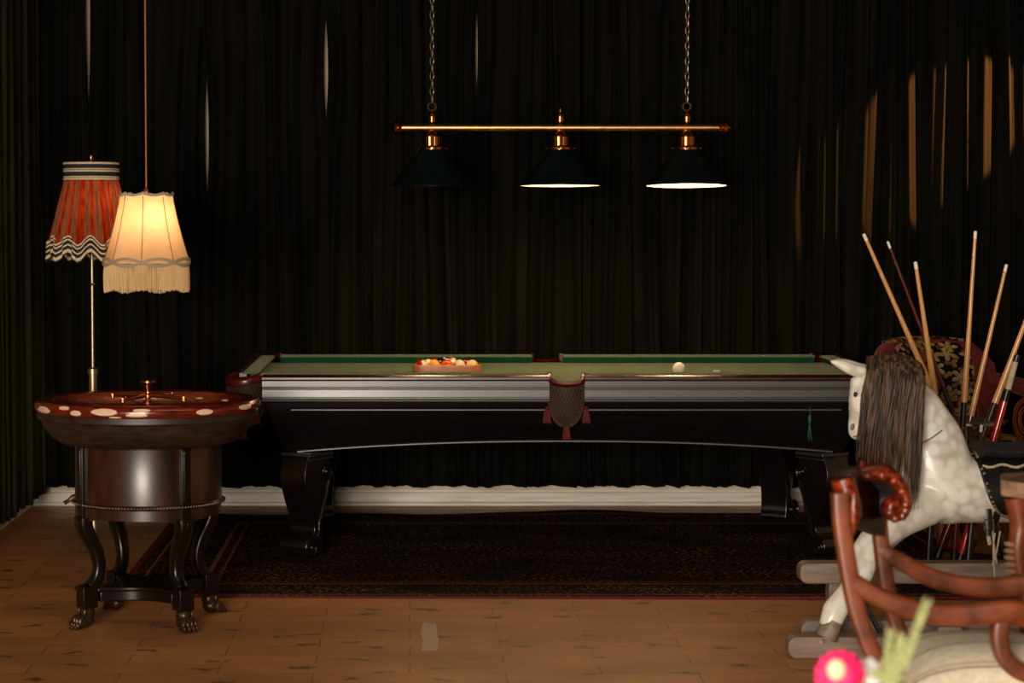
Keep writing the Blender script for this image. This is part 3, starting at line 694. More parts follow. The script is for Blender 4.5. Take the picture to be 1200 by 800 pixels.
g.build('striped_hem', [M['trim_cream'], M['trim_black']], fl, smooth=70)
g = G(); hb = zt_ - zn
g.lathe([(.104, zn - .004), (.106, zn), (.106, zt_), (.104, zt_ + .002)], 48, cap=False, mi=1)
for zz, rr_ in ((zn + .004, .0045), (zn + .012, .003), (zn + hb * .52, .004), (zn + hb * .64, .0025), (zt_ - .002, .0045)):
    g.tube([(.1065 * cos(2 * pi * j / 48), .1065 * sin(2 * pi * j / 48), zz) for j in range(48)], rr_, 6, closed=True, mi=0)
g.build('neck_band', [M['trim_cream'], M['trim_black']], fl)
g = G().lathe([(.016, z(432) - .003), (.016, z(690))], 20, cap=True); g.lathe([(.020, z(432) - .02), (.020, z(432)), (.008, z(432) + .006)], 20)
g.build('lower_pole', M['pale_brass'], fl)
g = G().lathe([(.0065, z(433)), (.0065, zt_ - .02)], 16); g.ell((.004, -.004, z(333)), (.012, .010, .005), 10, 8); g.build('upper_pole', M['pale_brass'], fl)
g = G().lathe([(.0, zt_ + .035), (.004, zt_ + .03), (.006, zt_ + .022), (.003, zt_ + .012), (.008, zt_ + .004), (.008, zt_ - .03)], 14)
for k in range(3): aa = k * 2.094 + .3; g.tube([(0, 0, zt_ - .004), (.105 * cos(aa), .105 * sin(aa), zt_ - .004)], .002, 5)
g.build('finial', M['brass'], fl)
g = G().lathe([(.075, 0), (.078, .008), (.06, .016), (.03, .024), (.018, .04)], 28); g.build('base', M['dark_wood'], fl)
g = G().lathe([(.012, 0), (.02, .02), (.028, .05), (.02, .075), (0, .082)], 14, 0, 0, zt_ - .18); g.build('bulb', emis('dim_bulb', (1, .5, .2, 1), 3), fl)
l = lamp('floor_lamp_bulb_light', 'POINT', (.05, -.02, zt_ - .16), .36, (1.0, .6, .3), shadow_soft_size=.03); l.parent = fl

# ------------------------------------------------------------------ roulette table
RX = X_(173, 8.1)
rt = thing('roulette_table', 'round dark wood roulette table with glossy red rim, drum body and claw feet', 'roulette table', (RX, 8.1, 0))
rim = [(.335, .800), (.345, .812), (.372, .817), (.392, .815), (.403, .808), (.4085, .797), (.4075, .783), (.402, .774), (.386, .773)]
g = G().lathe(rim, 128, cap=False); rm = g.build('rim', M['red_wood'], rt)
g = G().lathe([(.386, .776), (.398, .772), (.398, .752), (.392, .746), (.388, .745), (.372, .712), (.345, .678), (.318, .662), (.30, .655), (.262, .655)], 96, cap=False); g.build('bowl', M['dark_wood'], rt)
g = G().lathe([(.336, .801), (.322, .785), (.285, .768), (.262, .760), (.258, .752), (.255, .752)], 96, cap=False); g.build('ball_track', M['red_wood'], rt)
g = G().lathe([(.256, .752), (.246, .765), (.205, .762), (.200, .766), (.185, .768), (.06, .792), (.03, .797), (0, .798)], 96, cap=False)
for k in range(37):
    a = 2 * pi * k / 37; g.tube([(.204 * cos(a), .204 * sin(a), .766), (.246 * cos(a), .246 * sin(a), .769)], .0018, 4)
g.build('wheel_head', M['red_wood'], rt)
g = G().lathe([(.022, .796), (.022, .800), (.012, .804), (.010, .812), (.018, .818), (.018, .826), (.010, .832), (.009, .842), (.014, .856), (.016, .868), (.028, .8715), (.028, .876), (0, .877)], 24); sp_ = g.build('spindle', M['copper'], rt)
for k in range(4):
    a = R(-28 + 90 * k); g = G().tube([(.010 * cos(a), .010 * sin(a), .823), (.05 * cos(a), .05 * sin(a), .8235), (.15 * cos(a), .15 * sin(a), .818)], [.0075, .009, .0055], 10)
    g.ell((.156 * cos(a), .156 * sin(a), .818), (.0085,) * 3, 12, 10); g.lathe([(.004, .806), (.008, .810), (.008, .824), (.004, .828)], 10, .156 * cos(a), .156 * sin(a), 0)
    g.build('handle', M['copper'], sp_)
# thin cream patches following the rim surface
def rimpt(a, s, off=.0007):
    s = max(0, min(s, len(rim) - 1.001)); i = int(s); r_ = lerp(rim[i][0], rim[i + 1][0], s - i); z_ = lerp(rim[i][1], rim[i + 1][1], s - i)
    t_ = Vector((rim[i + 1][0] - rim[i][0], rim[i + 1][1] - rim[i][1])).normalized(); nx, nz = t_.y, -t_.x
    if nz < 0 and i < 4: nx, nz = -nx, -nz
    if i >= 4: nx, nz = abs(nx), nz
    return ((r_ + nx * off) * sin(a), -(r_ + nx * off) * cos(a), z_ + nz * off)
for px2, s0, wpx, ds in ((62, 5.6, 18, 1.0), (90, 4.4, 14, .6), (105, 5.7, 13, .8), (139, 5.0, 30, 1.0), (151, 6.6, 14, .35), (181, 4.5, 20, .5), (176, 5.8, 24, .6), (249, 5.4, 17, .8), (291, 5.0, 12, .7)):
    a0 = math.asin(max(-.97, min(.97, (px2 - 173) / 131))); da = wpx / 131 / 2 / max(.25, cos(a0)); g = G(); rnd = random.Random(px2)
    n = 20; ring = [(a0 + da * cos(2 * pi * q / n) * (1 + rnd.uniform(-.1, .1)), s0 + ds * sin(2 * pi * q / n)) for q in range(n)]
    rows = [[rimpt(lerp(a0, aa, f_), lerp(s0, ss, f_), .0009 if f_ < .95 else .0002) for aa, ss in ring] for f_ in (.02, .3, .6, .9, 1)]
    g.grid(rows, True); g.build('cream_patch', M['cream_patch'], rm)
for px2, py2, Y2, wpx in ((242, 460, 8.42, 9), (247, 466.5, 8.22, 10), (271, 463, 8.3, 9), (151, 459.5, 8.45, 8)):   # small cream patches on the ball track
    p = at(px2, py2, Y2) - Vector((RX, 8.1, 0)); rr_ = min(.325, sqrt(p.x ** 2 + p.y ** 2)); a = math.atan2(p.y, p.x)
    zz = lerp(.768, .787, max(0, (rr_ - .285) / .037)) if rr_ > .285 else .7715
    g = G().ell((rr_ * cos(a), rr_ * sin(a), zz + .002), (.016, .012, .004), 12, 6); g.build('track_patch', M['cream_patch'], rt)
g = G().lathe([(.262, .656), (.265, .650), (.265, .452)], 96, cap=False); g.build('drum', M['barrel'], rt)
g = G().lathe([(.265, .452), (.273, .449), (.276, .443), (.273, .437), (.266, .434)], 96, cap=False)
for k in range(150): a = 2 * pi * k / 150; g.ell((.276 * cos(a), .276 * sin(a), .444), (.0042, .0042, .0042), 6, 5)
g.build('bead_moulding', M['copper'] if False else M['barrel'], rt)
rows = [[], []]
for j in range(193):
    a = 2 * pi * j / 192; b_ = abs(((a - R(-55)) / (pi / 2)) % 1 - .5) * 2
    rows[0].append((.264 * cos(a), .264 * sin(a), .436)); rows[1].append((.264 * cos(a), .264 * sin(a), .398 - .022 * b_ ** 4 - (.0)))
rows.append([(x_ * .93, y_ * .93, z_) for x_, y_, z_ in rows[1]]); rows.append([(x_ * .93, y_ * .93, .436) for x_, y_, z_ in rows[1]])
G().grid(rows).build('apron', M['barrel'], rt)
g = G().lathe([(.0, .42), (.25, .42), (.25, .45), (0, .45)], 48, cap=False); g.build('drum_floor', M['dark_wood'], rt)
ANG = [R(-54.8), R(35.2), R(125.2), R(215.2)]
for a in ANG:
    g = G(); g.m = Matrix.Rotation(a, 4, 'Z')
    g.box(.255, .278, -.018, .018, .375, .652); g.box(.262, .283, -.012, .012, .46, .645)
    lg = g.build('leg', M['black_leg'], rt, smooth=30, bevel=.003)
    g = G(); g.m = Matrix.Rotation(a, 4, 'Z')
    P = smooth_path([(.262, 0, .40), (.262, 0, .372), (.245, 0, .33), (.215, 0, .275), (.203, 0, .22), (.213, 0, .175), (.240, 0, .145)], 5)
    n_ = len(P); g.tube(P, [(lerp(.030, .022, min(1, i / n_ * 1.6)), lerp(.036, .022, min(1, i / n_ * 1.6))) for i in range(n_)], 16, up=(1, 0, 0), sq=.6)
    g.tube([(x_ + .028 * 0, 0, z_) for x_, _, z_ in []] or [(.29, 0, .39), (.285, 0, .36)], .006, 6)
    g.box(.222, .280, -.029, .029, .074, .150)
    g.build('curved_shank', M['black_leg'], lg, smooth=40, bevel=.002)
    g = G(); g.m = Matrix.Rotation(a, 4, 'Z')
    g.ell((.252, 0, .055), (.030, .027, .030), 16, 10); g.ell((.262, 0, .030), (.036, .031, .028), 16, 10)
    for k in range(4):
        o_ = (k - 1.5) * .0165; g.ell((.288 - abs(k - 1.5) * .004, o_, .026), (.020, .0085, .022), 12, 8); g.ell((.304 - abs(k - 1.5) * .005, o_, .015), (.014, .0075, .013), 12, 8)
        g.ell((.270, o_ * .9, .058), (.010, .006, .018), 8, 6)
        g.ell((.317 - abs(k - 1.5) * .005, o_, .008), (.006, .0035, .007), 8, 6)
    g.build('claw_foot', M['bronze'], lg, smooth=180)
# stretcher with concave sides
pts = []
for k in range(4):
    a0, a1 = ANG[k], ANG[(k + 1) % 4]; p0 = Vector((cos(a0), sin(a0))) * .245; p1 = Vector((cos(a1), sin(a1))) * .245
    for q in range(13):
        t_ = q / 12; p = p0.lerp(p1, .1 + .8 * t_); m_ = (p0 + p1).normalized(); p = p - m_ * (.055 * sin(pi * t_)); pts.append((p.x, p.y))
g = G().prism(pts, .128, .142, 'z').prism([(a * .955, b * .955) for a, b in pts], .092, .128, 'z'); g.build('stretcher_shelf', M['black_leg'], rt, smooth=30, bevel=.004)
g = G(); pz = at(80, 594, 8.1) - Vector((RX, 8.1, 0)); g.tube([(-.26, .0, .455), (-.275, .0, .453), (-.292, -.005, .44), (-.305, -.01, .432)], [.012, .010, .007, .009], 8); g.build('side_catch', M['bronze'], rt)

# ------------------------------------------------------------------ cues and stand
CY = 9.3; cx_ = X_(1134, CY)
cs = thing('cue_stand', 'floor standing cue rack with turned spindle and round top plate', 'cue stand', (cx_, CY, 0))
g = G().lathe([(.20, .0066), (.205, .03), (.195, .045), (.06, .05), (.04, .055), (.028, .065), (.028, .075), (.038, .085), (.050, .11), (.053, .135), (.045, .16), (.028, .185), (.020, .195), (.026, .205), (.020, .215), (.018, .24), (.026, .25), (.018, .26), (.022, .32), (.026, .40), (.018, .46), (.024, .47), (.018, .485), (.018, .60), (.030, .605)], 28)
g.build('spindle', M['barrel'], cs)
g = G().lathe([(.0, .610), (.150, .610), (.155, .616), (.155, .624), (.15, .630), (0, .630)], 40, cap=False); g.build('top_plate', simple('dull_pewter_plate', srgb(150, 138, 122), .35, .7, var=.3), cs)
g = G()
for k in range(8): a = k * pi / 4; g.tube([(.155 * cos(a) + .016 * cos(2 * pi * q / 14), .155 * sin(a) + .016 * sin(2 * pi * q / 14), .622) for q in range(14)], .004, 5, closed=True)
g.build('cue_clips', M['cue_black'], cs)
def cue(tip, joint, butt, mats, label, rs=(.0068, .0125), group='cues in the stand'):
    """tip, joint, butt: world points (butt may be None)"""
    o0 = butt if butt is not None else joint
    c = thing('pool_cue', label, 'cue', o0, 0, group); L = lambda p: p - o0
    d = (tip - joint); n = d.normalized(); ln = d.length
    g = G().tube([L(joint), L(joint + d * .5), L(tip - n * .022)], [rs[1], lerp(rs[1], rs[0], .62), rs[0]], 14); g.build('shaft', M[mats[0]], c)
    g = G().tube([L(tip - n * .022), L(tip - n * .001)], rs[0] * 1.03, 14).tube([L(tip - n * .001), L(tip + n * .006), L(tip + n * .009)], [rs[0] * 1.03, rs[0], rs[0] * .6], 12); g.build('ferrule', M['ferrule'], c)
    if butt is not None:
        e_ = joint - butt; m_ = e_.normalized()
        g = G().tube([L(joint), L(joint - m_ * .10)], [rs[1], rs[1] * 1.05], 14); g.build('joint_collar', M['cue_black'], c)
        g = G().tube([L(joint - m_ * .10), L(butt + m_ * .05)], [rs[1] * 1.05, rs[1] * 1.25], 14); g.build('butt', M[mats[1]], c)
        g = G().tube([L(butt + m_ * .05), L(butt + m_ * .004), L(butt)], [rs[1] * 1.3, rs[1] * 1.3, rs[1]], 14); g.build('bumper', M['cue_black'], c)
    else:
        g = G().tube([L(joint - n * .025), L(joint)], [.004, .006], 10); g.build('joint_pin', M['steel'], c)
    return c
def butt_of(tip, joint, zmin=.052, full=1.46):
    n = (tip - joint).normalized(); k = (joint.z - zmin) / n.z; return joint - n * k
def place_cue(a, b, Ya, Yb, mats, label, zmin=.052, **kw):
    tip, jt = at(a[0], a[1], Ya), at(b[0], b[1], Yb); cue(tip, jt, butt_of(tip, jt, zmin), mats, label, **kw)
place_cue((1013, 276), (1095, 462), 9.18, 9.20, ('maple', 'cue_black'), 'maple cue leaning furthest left, with black butt', rs=(.0075, .0135))
place_cue((1041, 285), (1106, 455), 9.42, 9.42, ('cue_wine', 'cue_wine'), 'dark wine red cue half lost against the dark curtain', rs=(.0055, .010))
place_cue((1073, 309), (1096, 462), 9.12, 9.15, ('maple', 'cue_wine'), 'short tilted maple cue second from the left, in front of the floral chair back', rs=(.0078, .0135))
place_cue((1143, 273), (1130, 471), 9.13, 9.14, ('maple', 'cue_wine'), 'tallest nearly upright maple cue with a dark wine red butt')
place_cue((1208, 360), (1166, 472), 9.22, 9.24, ('maple', 'cue_wine'), 'thick maple cue leaning right, cut by the right frame edge', rs=(.0085, .0145))
tip, jt = at(1179, 312, 9.16), at(1138, 487, 9.16); b_ = Vector((jt.x, jt.y, .640)); cue(tip, jt, None, ('maple', None), 'loose maple half cue leaning right, with a bare steel joint pin')
p0, p1, p2 = at(1190, 424, 9.08), at(1181, 456, 9.08), None
c = thing('pool_cue', 'bright red cue butt with pale upper collar, leaning right behind the saddle', 'cue', butt_of(p0, p1), 0, 'cues in the stand')
Lc = lambda q: Vector(q) - c.location
n = (p0 - p1).normalized(); bt = Vector(c.location)
G().tube([Lc(p0 + n * .03), Lc(p0)], .0125, 14).build('joint_collar', M['cue_black'], c)
G().tube([Lc(p0), Lc(p1)], [.0115, .0135], 14).build('shaft', M['cord_pale'], c)
G().tube([Lc(p1), Lc(p1 - n * .05)], .0125, 14).build('ring', M['cue_black'], c)
G().tube([Lc(p1 - n * .05), Lc(bt + n * .05)], [.0135, .016], 14).build('butt', M['cue_red'], c)
G().tube([Lc(bt + n * .05), Lc(bt)], .0165, 14).build('bumper', M['cue_black'], c)
place_cue((1100, 470), (1094, 560), 9.10, 9.08, ('cue_black', 'cue_black'), 'short black cue standing behind the horse belly, white band near its foot')
place_cue((1150, 500), (1144, 560), 9.10, 9.08, ('cue_black', 'cue_black'), 'black cue standing just right of the turned stand spindle')

# ------------------------------------------------------------------ tapestry armchair
AX, AYc = X_(1132, 10.3), 10.3
ac = thing('tapestry_armchair', 'upholstered armchair with red velvet frame and black floral tapestry back', 'armchair', (AX, AYc, 0), R(22))
# local: faces -y ; back at +y
g = G(); rows = []
def backz(u): return .905 - .035 * abs(u) ** 2.2 - .10 * max(0, abs(u) - .72) ** 1.2 / .28
for i in range(33):
    u = -1 + i / 16; yb = .26 - .10 * u * u; row = []
    zt2 = backz(u)
    for yy, zz in ((yb, .40), (yb + .015, .62), (yb + .055, zt2 - .05), (yb + .07, zt2 - .012), (yb + .10, zt2), (yb + .135, zt2 - .014), (yb + .15, zt2 - .05), (yb + .12, .60), (yb + .10, .30), (yb, .30), (yb, .40)):
        row.append((u * .33, yy, zz))
    rows.append(row)
g.grid(rows); g.f.append(tuple(range(10))); g.mi.append(0); g.f.append(tuple(range(32 * 11, 32 * 11 + 10))); g.mi.append(0)
g.build('back_frame', M['velvet_red'], ac, smooth=60)
g = G(); rows = []
for i in range(25):
    u = (-1 + i / 12) * .70; yb = .26 - .10 * u * u; row = []
    for k in range(13):
        v_ = k / 12; zz = lerp(.44, backz(u) + .002, v_); puff = .030 * sin(pi * min(1, v_ * 1.02)) ** .5 * (1 - (abs(u) / .70) ** 4) + .004
        row.append((u * .33, yb + .085 * v_ ** 2 - puff, zz))
    row.append((u * .33, yb + .125, backz(u) + .004)); row.append((u * .33, yb + .125, .45)); rows.append(row)
g.grid(rows); g.build('tapestry_panel', M['tapestry'], ac, smooth=60)
for s_ in (-1, 1):
    P = smooth_path([(s_ * .31, .22, .70), (s_ * .335, .12, .69), (s_ * .345, 0, .675), (s_ * .345, -.14, .665), (s_ * .35, -.24, .66), (s_ * .355, -.27, .63)], 5)
    g = G().tube(P, [(.040, .036)] * (len(P) - 1) + [(.02, .02)], 16); g.build('arm', M['velvet_red'], ac, smooth=60)
    g = G().tube([(s_ * .35, -.24, .63), (s_ * .335, -.23, .50), (s_ * .32, -.25, .40)], [.022, .018, .024], 12); g.build('arm_post', M['chair_wood'], ac)
    for yy, lean in ((-.26, 0), (.25, .05)):
        g = G().tube([(s_ * .30, yy, .34), (s_ * .30, yy, .26), (s_ * .305, yy + lean * .5, .12), (s_ * .31, yy + lean, .0005)], [.028, .026, .020, .016], 12); g.build('leg', M['chair_wood'], ac)
g = G().box(-.335, .335, -.29, .27, .30, .42); g.build('seat_rail', M['velvet_red'], ac, smooth=0, bevel=.02)
rows = []
for i in range(17):
    u = -1 + i / 8; rows.append([(u * .33, lerp(-.30, .26, k / 16), .415 + .055 * (1 - u ** 6) ** .6 * (1 - (2 * k / 16 - 1) ** 6) ** .6 if 0 < i < 16 else .415) for k in range(17)])
g = G().grid(rows); g.build('seat_cushion', M['tapestry'], ac, smooth=80)
# brass coil at the right edge
cp = at(1204, 470, 9.95); cp.z = .467
bc = thing('coiled_brass_horn', 'dark coiled horn with gilt rings resting on the armchair seat at the right edge', 'horn', cp, 0)
g = G()
for k, (r_, oy) in enumerate(((.100, 0), (.084, .008), (.066, -.006), (.048, .004))):
    g.tube([(r_ * .62 * cos(2 * pi * q / 40), oy, .104 + r_ * sin(2 * pi * q / 40)) for q in range(40)], .0055, 8, closed=True)
g.build('coils', M['copper'], bc)
g = G(); g.tube(smooth_path([(-.02, .01, .19), (-.01, -.0, .21), (.01, -.01, .215), (.05, -.02, .21)], 5), [lerp(.008, .034, (q / 15) ** 3) for q in range(16)], 16); g.build('bell', M['copper'], bc)

# ------------------------------------------------------------------ rocking horse
HY_ = 7.66; hb_ = Vector((X_(1180, HY_), HY_, 0))
hs = thing('rocking_horse', 'white dapple grey wooden rocking horse with long brown mane and black saddle', 'rocking horse', hb_)
def hp(px, py, Y=HY_): return at(px, py, Y) - hb_
def chain(g, pts, step=.018):
    for (a, ra), (b, rb_) in zip(pts, pts[1:]):
        n = max(2, int((b - a).length / step))
        for k in range(n + 1):
            t_ = k / n; g.ell(a.lerp(b, t_), tuple(lerp(ra[q], rb_[q], t_) for q in range(3)), 18, 12)
g = G()
HYH = 7.60
# head (x: profile, y: lateral, z: vertical)
chain(g, [(hp(1026, 442, HYH), (.062, .052, .050)), (hp(1016, 456, HYH), (.060, .055, .055)), (hp(1013, 470, HYH), (.055, .050, .050)), (hp(1009, 487, HYH), (.043, .038, .045)), (hp(1006, 498, HYH), (.036, .034, .040)), (hp(1005, 505, HYH), (.033, .032, .032))])
g.ell(hp(1030, 470, HYH), (.055, .042, .065), 18, 12)      # cheek
g.ell(hp(1000, 449, HYH), (.012, .03, .025), 12, 8)
# neck and body
chain(g, [(hp(1030, 448, 7.61), (.070, .055, .070)), (hp(1048, 456, 7.62), (.090, .062, .090)), (hp(1068, 486, 7.64), (.115, .075, .110)), (hp(1086, 522, HY_), (.132, .095, .130)), (hp(1098, 556, HY_), (.135, .112, .130)), (hp(1112, 574, HY_), (.13, .122, .118))])
chain(g, [(hp(1112, 574), (.13, .122, .114)), (hp(1180, 575), (.12, .125, .110)), (hp(1250, 572), (.12, .128, .115)), (hp(1310, 566), (.13, .130, .130)), (hp(1335, 570), (.11, .12, .12))], .03)
# near foreleg
chain(g, [(hp(1086, 590, 7.60), (.085, .06, .075)), (hp(1056, 609, 7.54), (.068, .05, .058)), (hp(1028, 629, 7.48), (.055, .045, .050)), (hp(1013, 650, 7.44), (.052, .042, .050)), (hp(1009, 670, 7.42), (.045, .038, .042)), (hp(995, 694, 7.39), (.040, .034, .038)), (hp(979, 714, 7.37), (.045, .038, .040)), (hp(974, 728, 7.36), (.040, .034, .032))], .012)
# far foreleg
chain(g, [(hp(1080, 590, 7.72), (.08, .06, .07)), (hp(1055, 612, 7.80), (.055, .045, .052)), (hp(1036, 632, 7.88), (.045, .04, .045)), (hp(1026, 652, 7.93), (.033, .032, .035)), (hp(1032, 668, 7.96), (.030, .03, .030))], .012)
# hind legs
for yy, hz in ((-1, .09), (1, .25)):
    y1 = HY_ + yy * .28; b0 = hp(1325, 590, HY_ + yy * .06)
    chain(g, [(b0, (.09, .06, .09)), (Vector((b0.x + .13, y1 - hb_.y - yy * .12, .36)), (.055, .045, .055)), (Vector((b0.x + .19, y1 - hb_.y - yy * .05, hz + .14)), (.038, .035, .04)), (Vector((b0.x + .27, y1 - hb_.y, hz + .03)), (.034, .032, .034))], .014)
body = g.build('body', M['horse'], hs, smooth=180, remesh=.008, smit=9)
# ears
def ear(tip, base_, Yb):
    a = hp(*base_, Yb); b = hp(*tip, Yb - .01); g = G()
    P = smooth_path([a, a.lerp(b, .35) + Vector((0, -.004, -.004)), a.lerp(b, .7), b], 4); n_ = len(P)
    g.tube(P, [(.020 * sin(pi * min(1, .30 + .70 * i / (n_ - 1))) ** .8 + .001, .017 * sin(pi * min(1, .3 + .7 * i / (n_ - 1))) ** .7 + .001) for i in range(n_)], 14)
    g.build('ear', M['horse'], hs, smooth=180)
ear((973, 423), (1014, 436), HYH - .02)
ear((978, 422), (1016, 434), HYH + .05)
g = G().ell(hp(1002.5, 462, HYH - .052), (.007, .008, .009), 14, 10); g.build('eye', M['eye'], hs)
g = G().ell(hp(999, 500, HYH - .0335), (.007, .005, .013), 14, 10, rot=Euler((0, R(12), 0)).to_matrix()); g.build('nostril', M['horse_mark'], hs)
g = G().tube(smooth_path([hp(1000, 511.5, HYH - .026), hp(1006, 510, HYH - .034), hp(1012, 507, HYH - .034)], 4), .0022, 6); g.build('mouth', M['horse_mark'], hs)
# mane: long strands falling from the crest over the near side
g = G(); rnd = random.Random(21)
crest = [(1017, 420), (1035, 416), (1055, 417), (1070, 421), (1080, 428), (1084, 436)]
for k in range(420):
    u = k / 419; i = min(4, int(u * 5)); t_ = u * 5 - i; cx2 = lerp(crest[i][0], crest[i + 1][0], t_); cy2 = lerp(crest[i][1], crest[i + 1][1], t_)
    lay = rnd.random(); Y0 = 7.60 - .015 + rnd.uniform(-.03, .02); Yn = 7.60 - .085 - .045 * lay - .03 * u
    if u < .62: ye = rnd.uniform(515, 560) if u > .12 else rnd.uniform(495, 548); xe = lerp(1004, 1056, u / .62) + rnd.uniform(-4, 4)
    elif u < .74: ye = rnd.uniform(530, 565); xe = rnd.uniform(1052, 1066)
    else: ye = rnd.uniform(560, 601) if rnd.random() < .75 else rnd.uniform(530, 580); xe = lerp(1063, 1076, (u - .74) / .26) + rnd.uniform(-3, 3)
    if u > .95 and rnd.random() < .5: xe += 3; ye = rnd.uniform(480, 530)
    wv = rnd.uniform(-1.5, 1.5)
    P = smooth_path([hp(cx2, cy2 + 4, Y0), hp(cx2 - 1, cy2 - 2 + rnd.uniform(0, 3), Y0 - .04), hp(lerp(cx2, xe, .10), cy2 + 18, Yn + .01), hp(lerp(cx2, xe, .4) + wv, lerp(cy2, ye, .42), Yn), hp(lerp(cx2, xe, .75) - wv, lerp(cy2, ye, .72), Yn - .012), hp(xe, ye, Yn - .01 + .02 * lay)], 3)
    n_ = len(P); g.tube(P, [.0034 * (1 - (i / (n_ - 1)) ** 3 * .85) for i in range(n_)], 5)
g.build('mane', M['horse_mane'], hs, smooth=180)
# hooves
def hoof(top, toe, Yh, nm='hoof'):
    a, b = top, toe; d = (b - a); g = G(); P = [a, a.lerp(b, .5), b]; g.tube(P, [.034, .038, .043], 20, up=(0, 1, 0), flat=.9); return g.build(nm, M['hoof'], hs, smooth=50, bevel=.003)
h = hoof(hp(977, 727, 7.36), hp(967, 747, 7.355), 7.36)
g = G().tube([hp(962, 752, 7.33), hp(962, 752, 7.312)], .006, 12); g.build('bolt', M['grey_wood'], hs)
hoof(hp(1031, 666, 7.96), hp(1035, 684, 7.965), 7.96)
for yy, hz in ((-1, .09), (1, .25)):
    b0 = hp(1325, 590, HY_ + yy * .06); hoof(Vector((b0.x + .27, yy * .28, hz + .03)), Vector((b0.x + .29, yy * .28, hz - .02)), 0)
# tail
g = G()
for k in range(60):
    b0 = hp(1362, 560); s_ = rnd.uniform(-1, 1); P = smooth_path([b0 + Vector((-.02, 0, 0)), b0 + Vector((.05, .01 * s_, .02)), b0 + Vector((.10, .03 * s_, -.12)), b0 + Vector((.09 + .02 * rnd.random(), .05 * s_, -.30 - .08 * rnd.random()))], 3); g.tube(P, .0045, 5)
g.build('tail', M['horse_mane'], hs, smooth=180)
# saddle: shell over the barrel with scalloped flap
def bar_pt(px, th, off):  # th 0 top, + toward camera
    c0 = hp(px, 574.5); ry_, rz_ = .124 + off, .112 + off
    return Vector((c0.x, -ry_ * sin(th), c0.z + rz_ * cos(th)))
def flap_end(u): # u 0..1 along saddle, returns angle of lower edge
    return R(30 + 96 * (1 - abs(2 * u - 1) ** 2.6) ** .6)
g = G(); rows = []; PX0, PX1 = 1139, 1208; off = .012
for off_ in (.014, .004):
    rows = []
    for i in range(41):
        u = i / 40; te = flap_end(u); rows.append([tuple(bar_pt(lerp(PX0, PX1, u), lerp(-te, te, k / 36), off_)) for k in range(37)])
    g.grid(rows)
sd = g.build('saddle', M['saddle'], hs, smooth=60, remesh=0)
md = sd.modifiers.new('t', 'SOLIDIFY'); md.thickness = .004
g = G(); P = smooth_path([bar_pt(1141, 0, .02), bar_pt(1150, 0, .035), bar_pt(1175, 0, .028), bar_pt(1215, 0, .035), bar_pt(1250, 0, .05)], 5)
g.tube(P, [(.026, .092)] * len(P), 20, up=(0, 0, 1)); g.build('saddle_seat', simple('black_plush_pad', srgb(20, 17, 16), .9, scale=(60, 60, 60), bump=.6), hs)
studm = None
for i in range(33):
    u = .0 + i / 32; te = flap_end(max(0.02, min(.98, u))) ; p = bar_pt(lerp(PX0 + 1.2, PX1 - 1.2, u), te - .06, .026)
    if studm is None: o = G().ell((0, 0, 0), (.0058,) * 3, 10, 8).build('brass_stud', M['pale_brass'], sd); studm = o
    else: o = studm.copy(); COL.objects.link(o); o.parent = sd
    o.location = p
for i in range(1, 9):
    for pxx in (PX0 + .8, PX1 - .8):
        p = bar_pt(pxx, R(28) * i / 9 + .02, .026); o = studm.copy(); COL.objects.link(o); o.parent = sd; o.location = p
# fluffy edge under the pad, stirrup leather, girth, cords
g = G(); 
for k in range(130):
    px2 = 1143 + k * .52; th = R(44 + 2.5 * sin(k * .11)); a = bar_pt(px2, th - .02, .024); b = bar_pt(px2 + rnd.uniform(-.8, .8), th + rnd.uniform(0.01, .05), .021); g.tube([a, b], .0016, 4)
g.build('pad_fringe', M['cord_pale'], hs)
g = G().tube([tuple(bar_pt(1161 - .3 * k, R(14 + k * 14), .019)) for k in range(4)], [(.003, .008)] * 4, 8, up=(0, -1, .3)); g.build('flap_strap', M['saddle'], hs)
g = G().tube([tuple(bar_pt(1158.5, R(118 + k * 10), .012)) for k in range(13)], [(.003, .012)] * 13, 8, up=(0, -1, 0)); g.build('girth', M['saddle'], hs)
P = [hp(1158.5, 596, 7.545), hp(1159, 612, 7.54), hp(1160, 632, 7.54)]
g = G().tube(P, [(.003, .011)] * 3, 8, up=(0, -1, 0)); g.build('stirrup_strap', M['saddle'], hs)
g = G(); c0 = hp(1159, 615, 7.53); g.tube([(c0.x + a * .015, c0.y, c0.z + b * .018) for a, b in ((-1, -1), (1, -1), (1, 1), (-1, 1))], .003, 6, closed=True); g.build('buckle', M['steel'], hs)
g = G()
for pts in ([(1163, 622), (1165, 640), (1168, 660)], [(1172, 622), (1168, 645), (1163, 662)], [(1166, 624), (1164, 645), (1166, 690), (1161, 697)], [(1168, 690), (1174, 696), (1180, 695)], [(1158, 628), (1160, 638)]):
    g.tube(smooth_path([hp(x_, y_, 7.54) for x_, y_ in pts], 4), .003 if len(pts) > 2 else .007, 6)
g.build('hanging_cords', M['cord_pale'], hs)
g = G().tube(smooth_path([hp(1076, 521, 7.50), hp(1090, 514, 7.53), hp(1104, 504, 7.55)], 4), .0018, 5); g.build('rein', M['saddle'], hs)
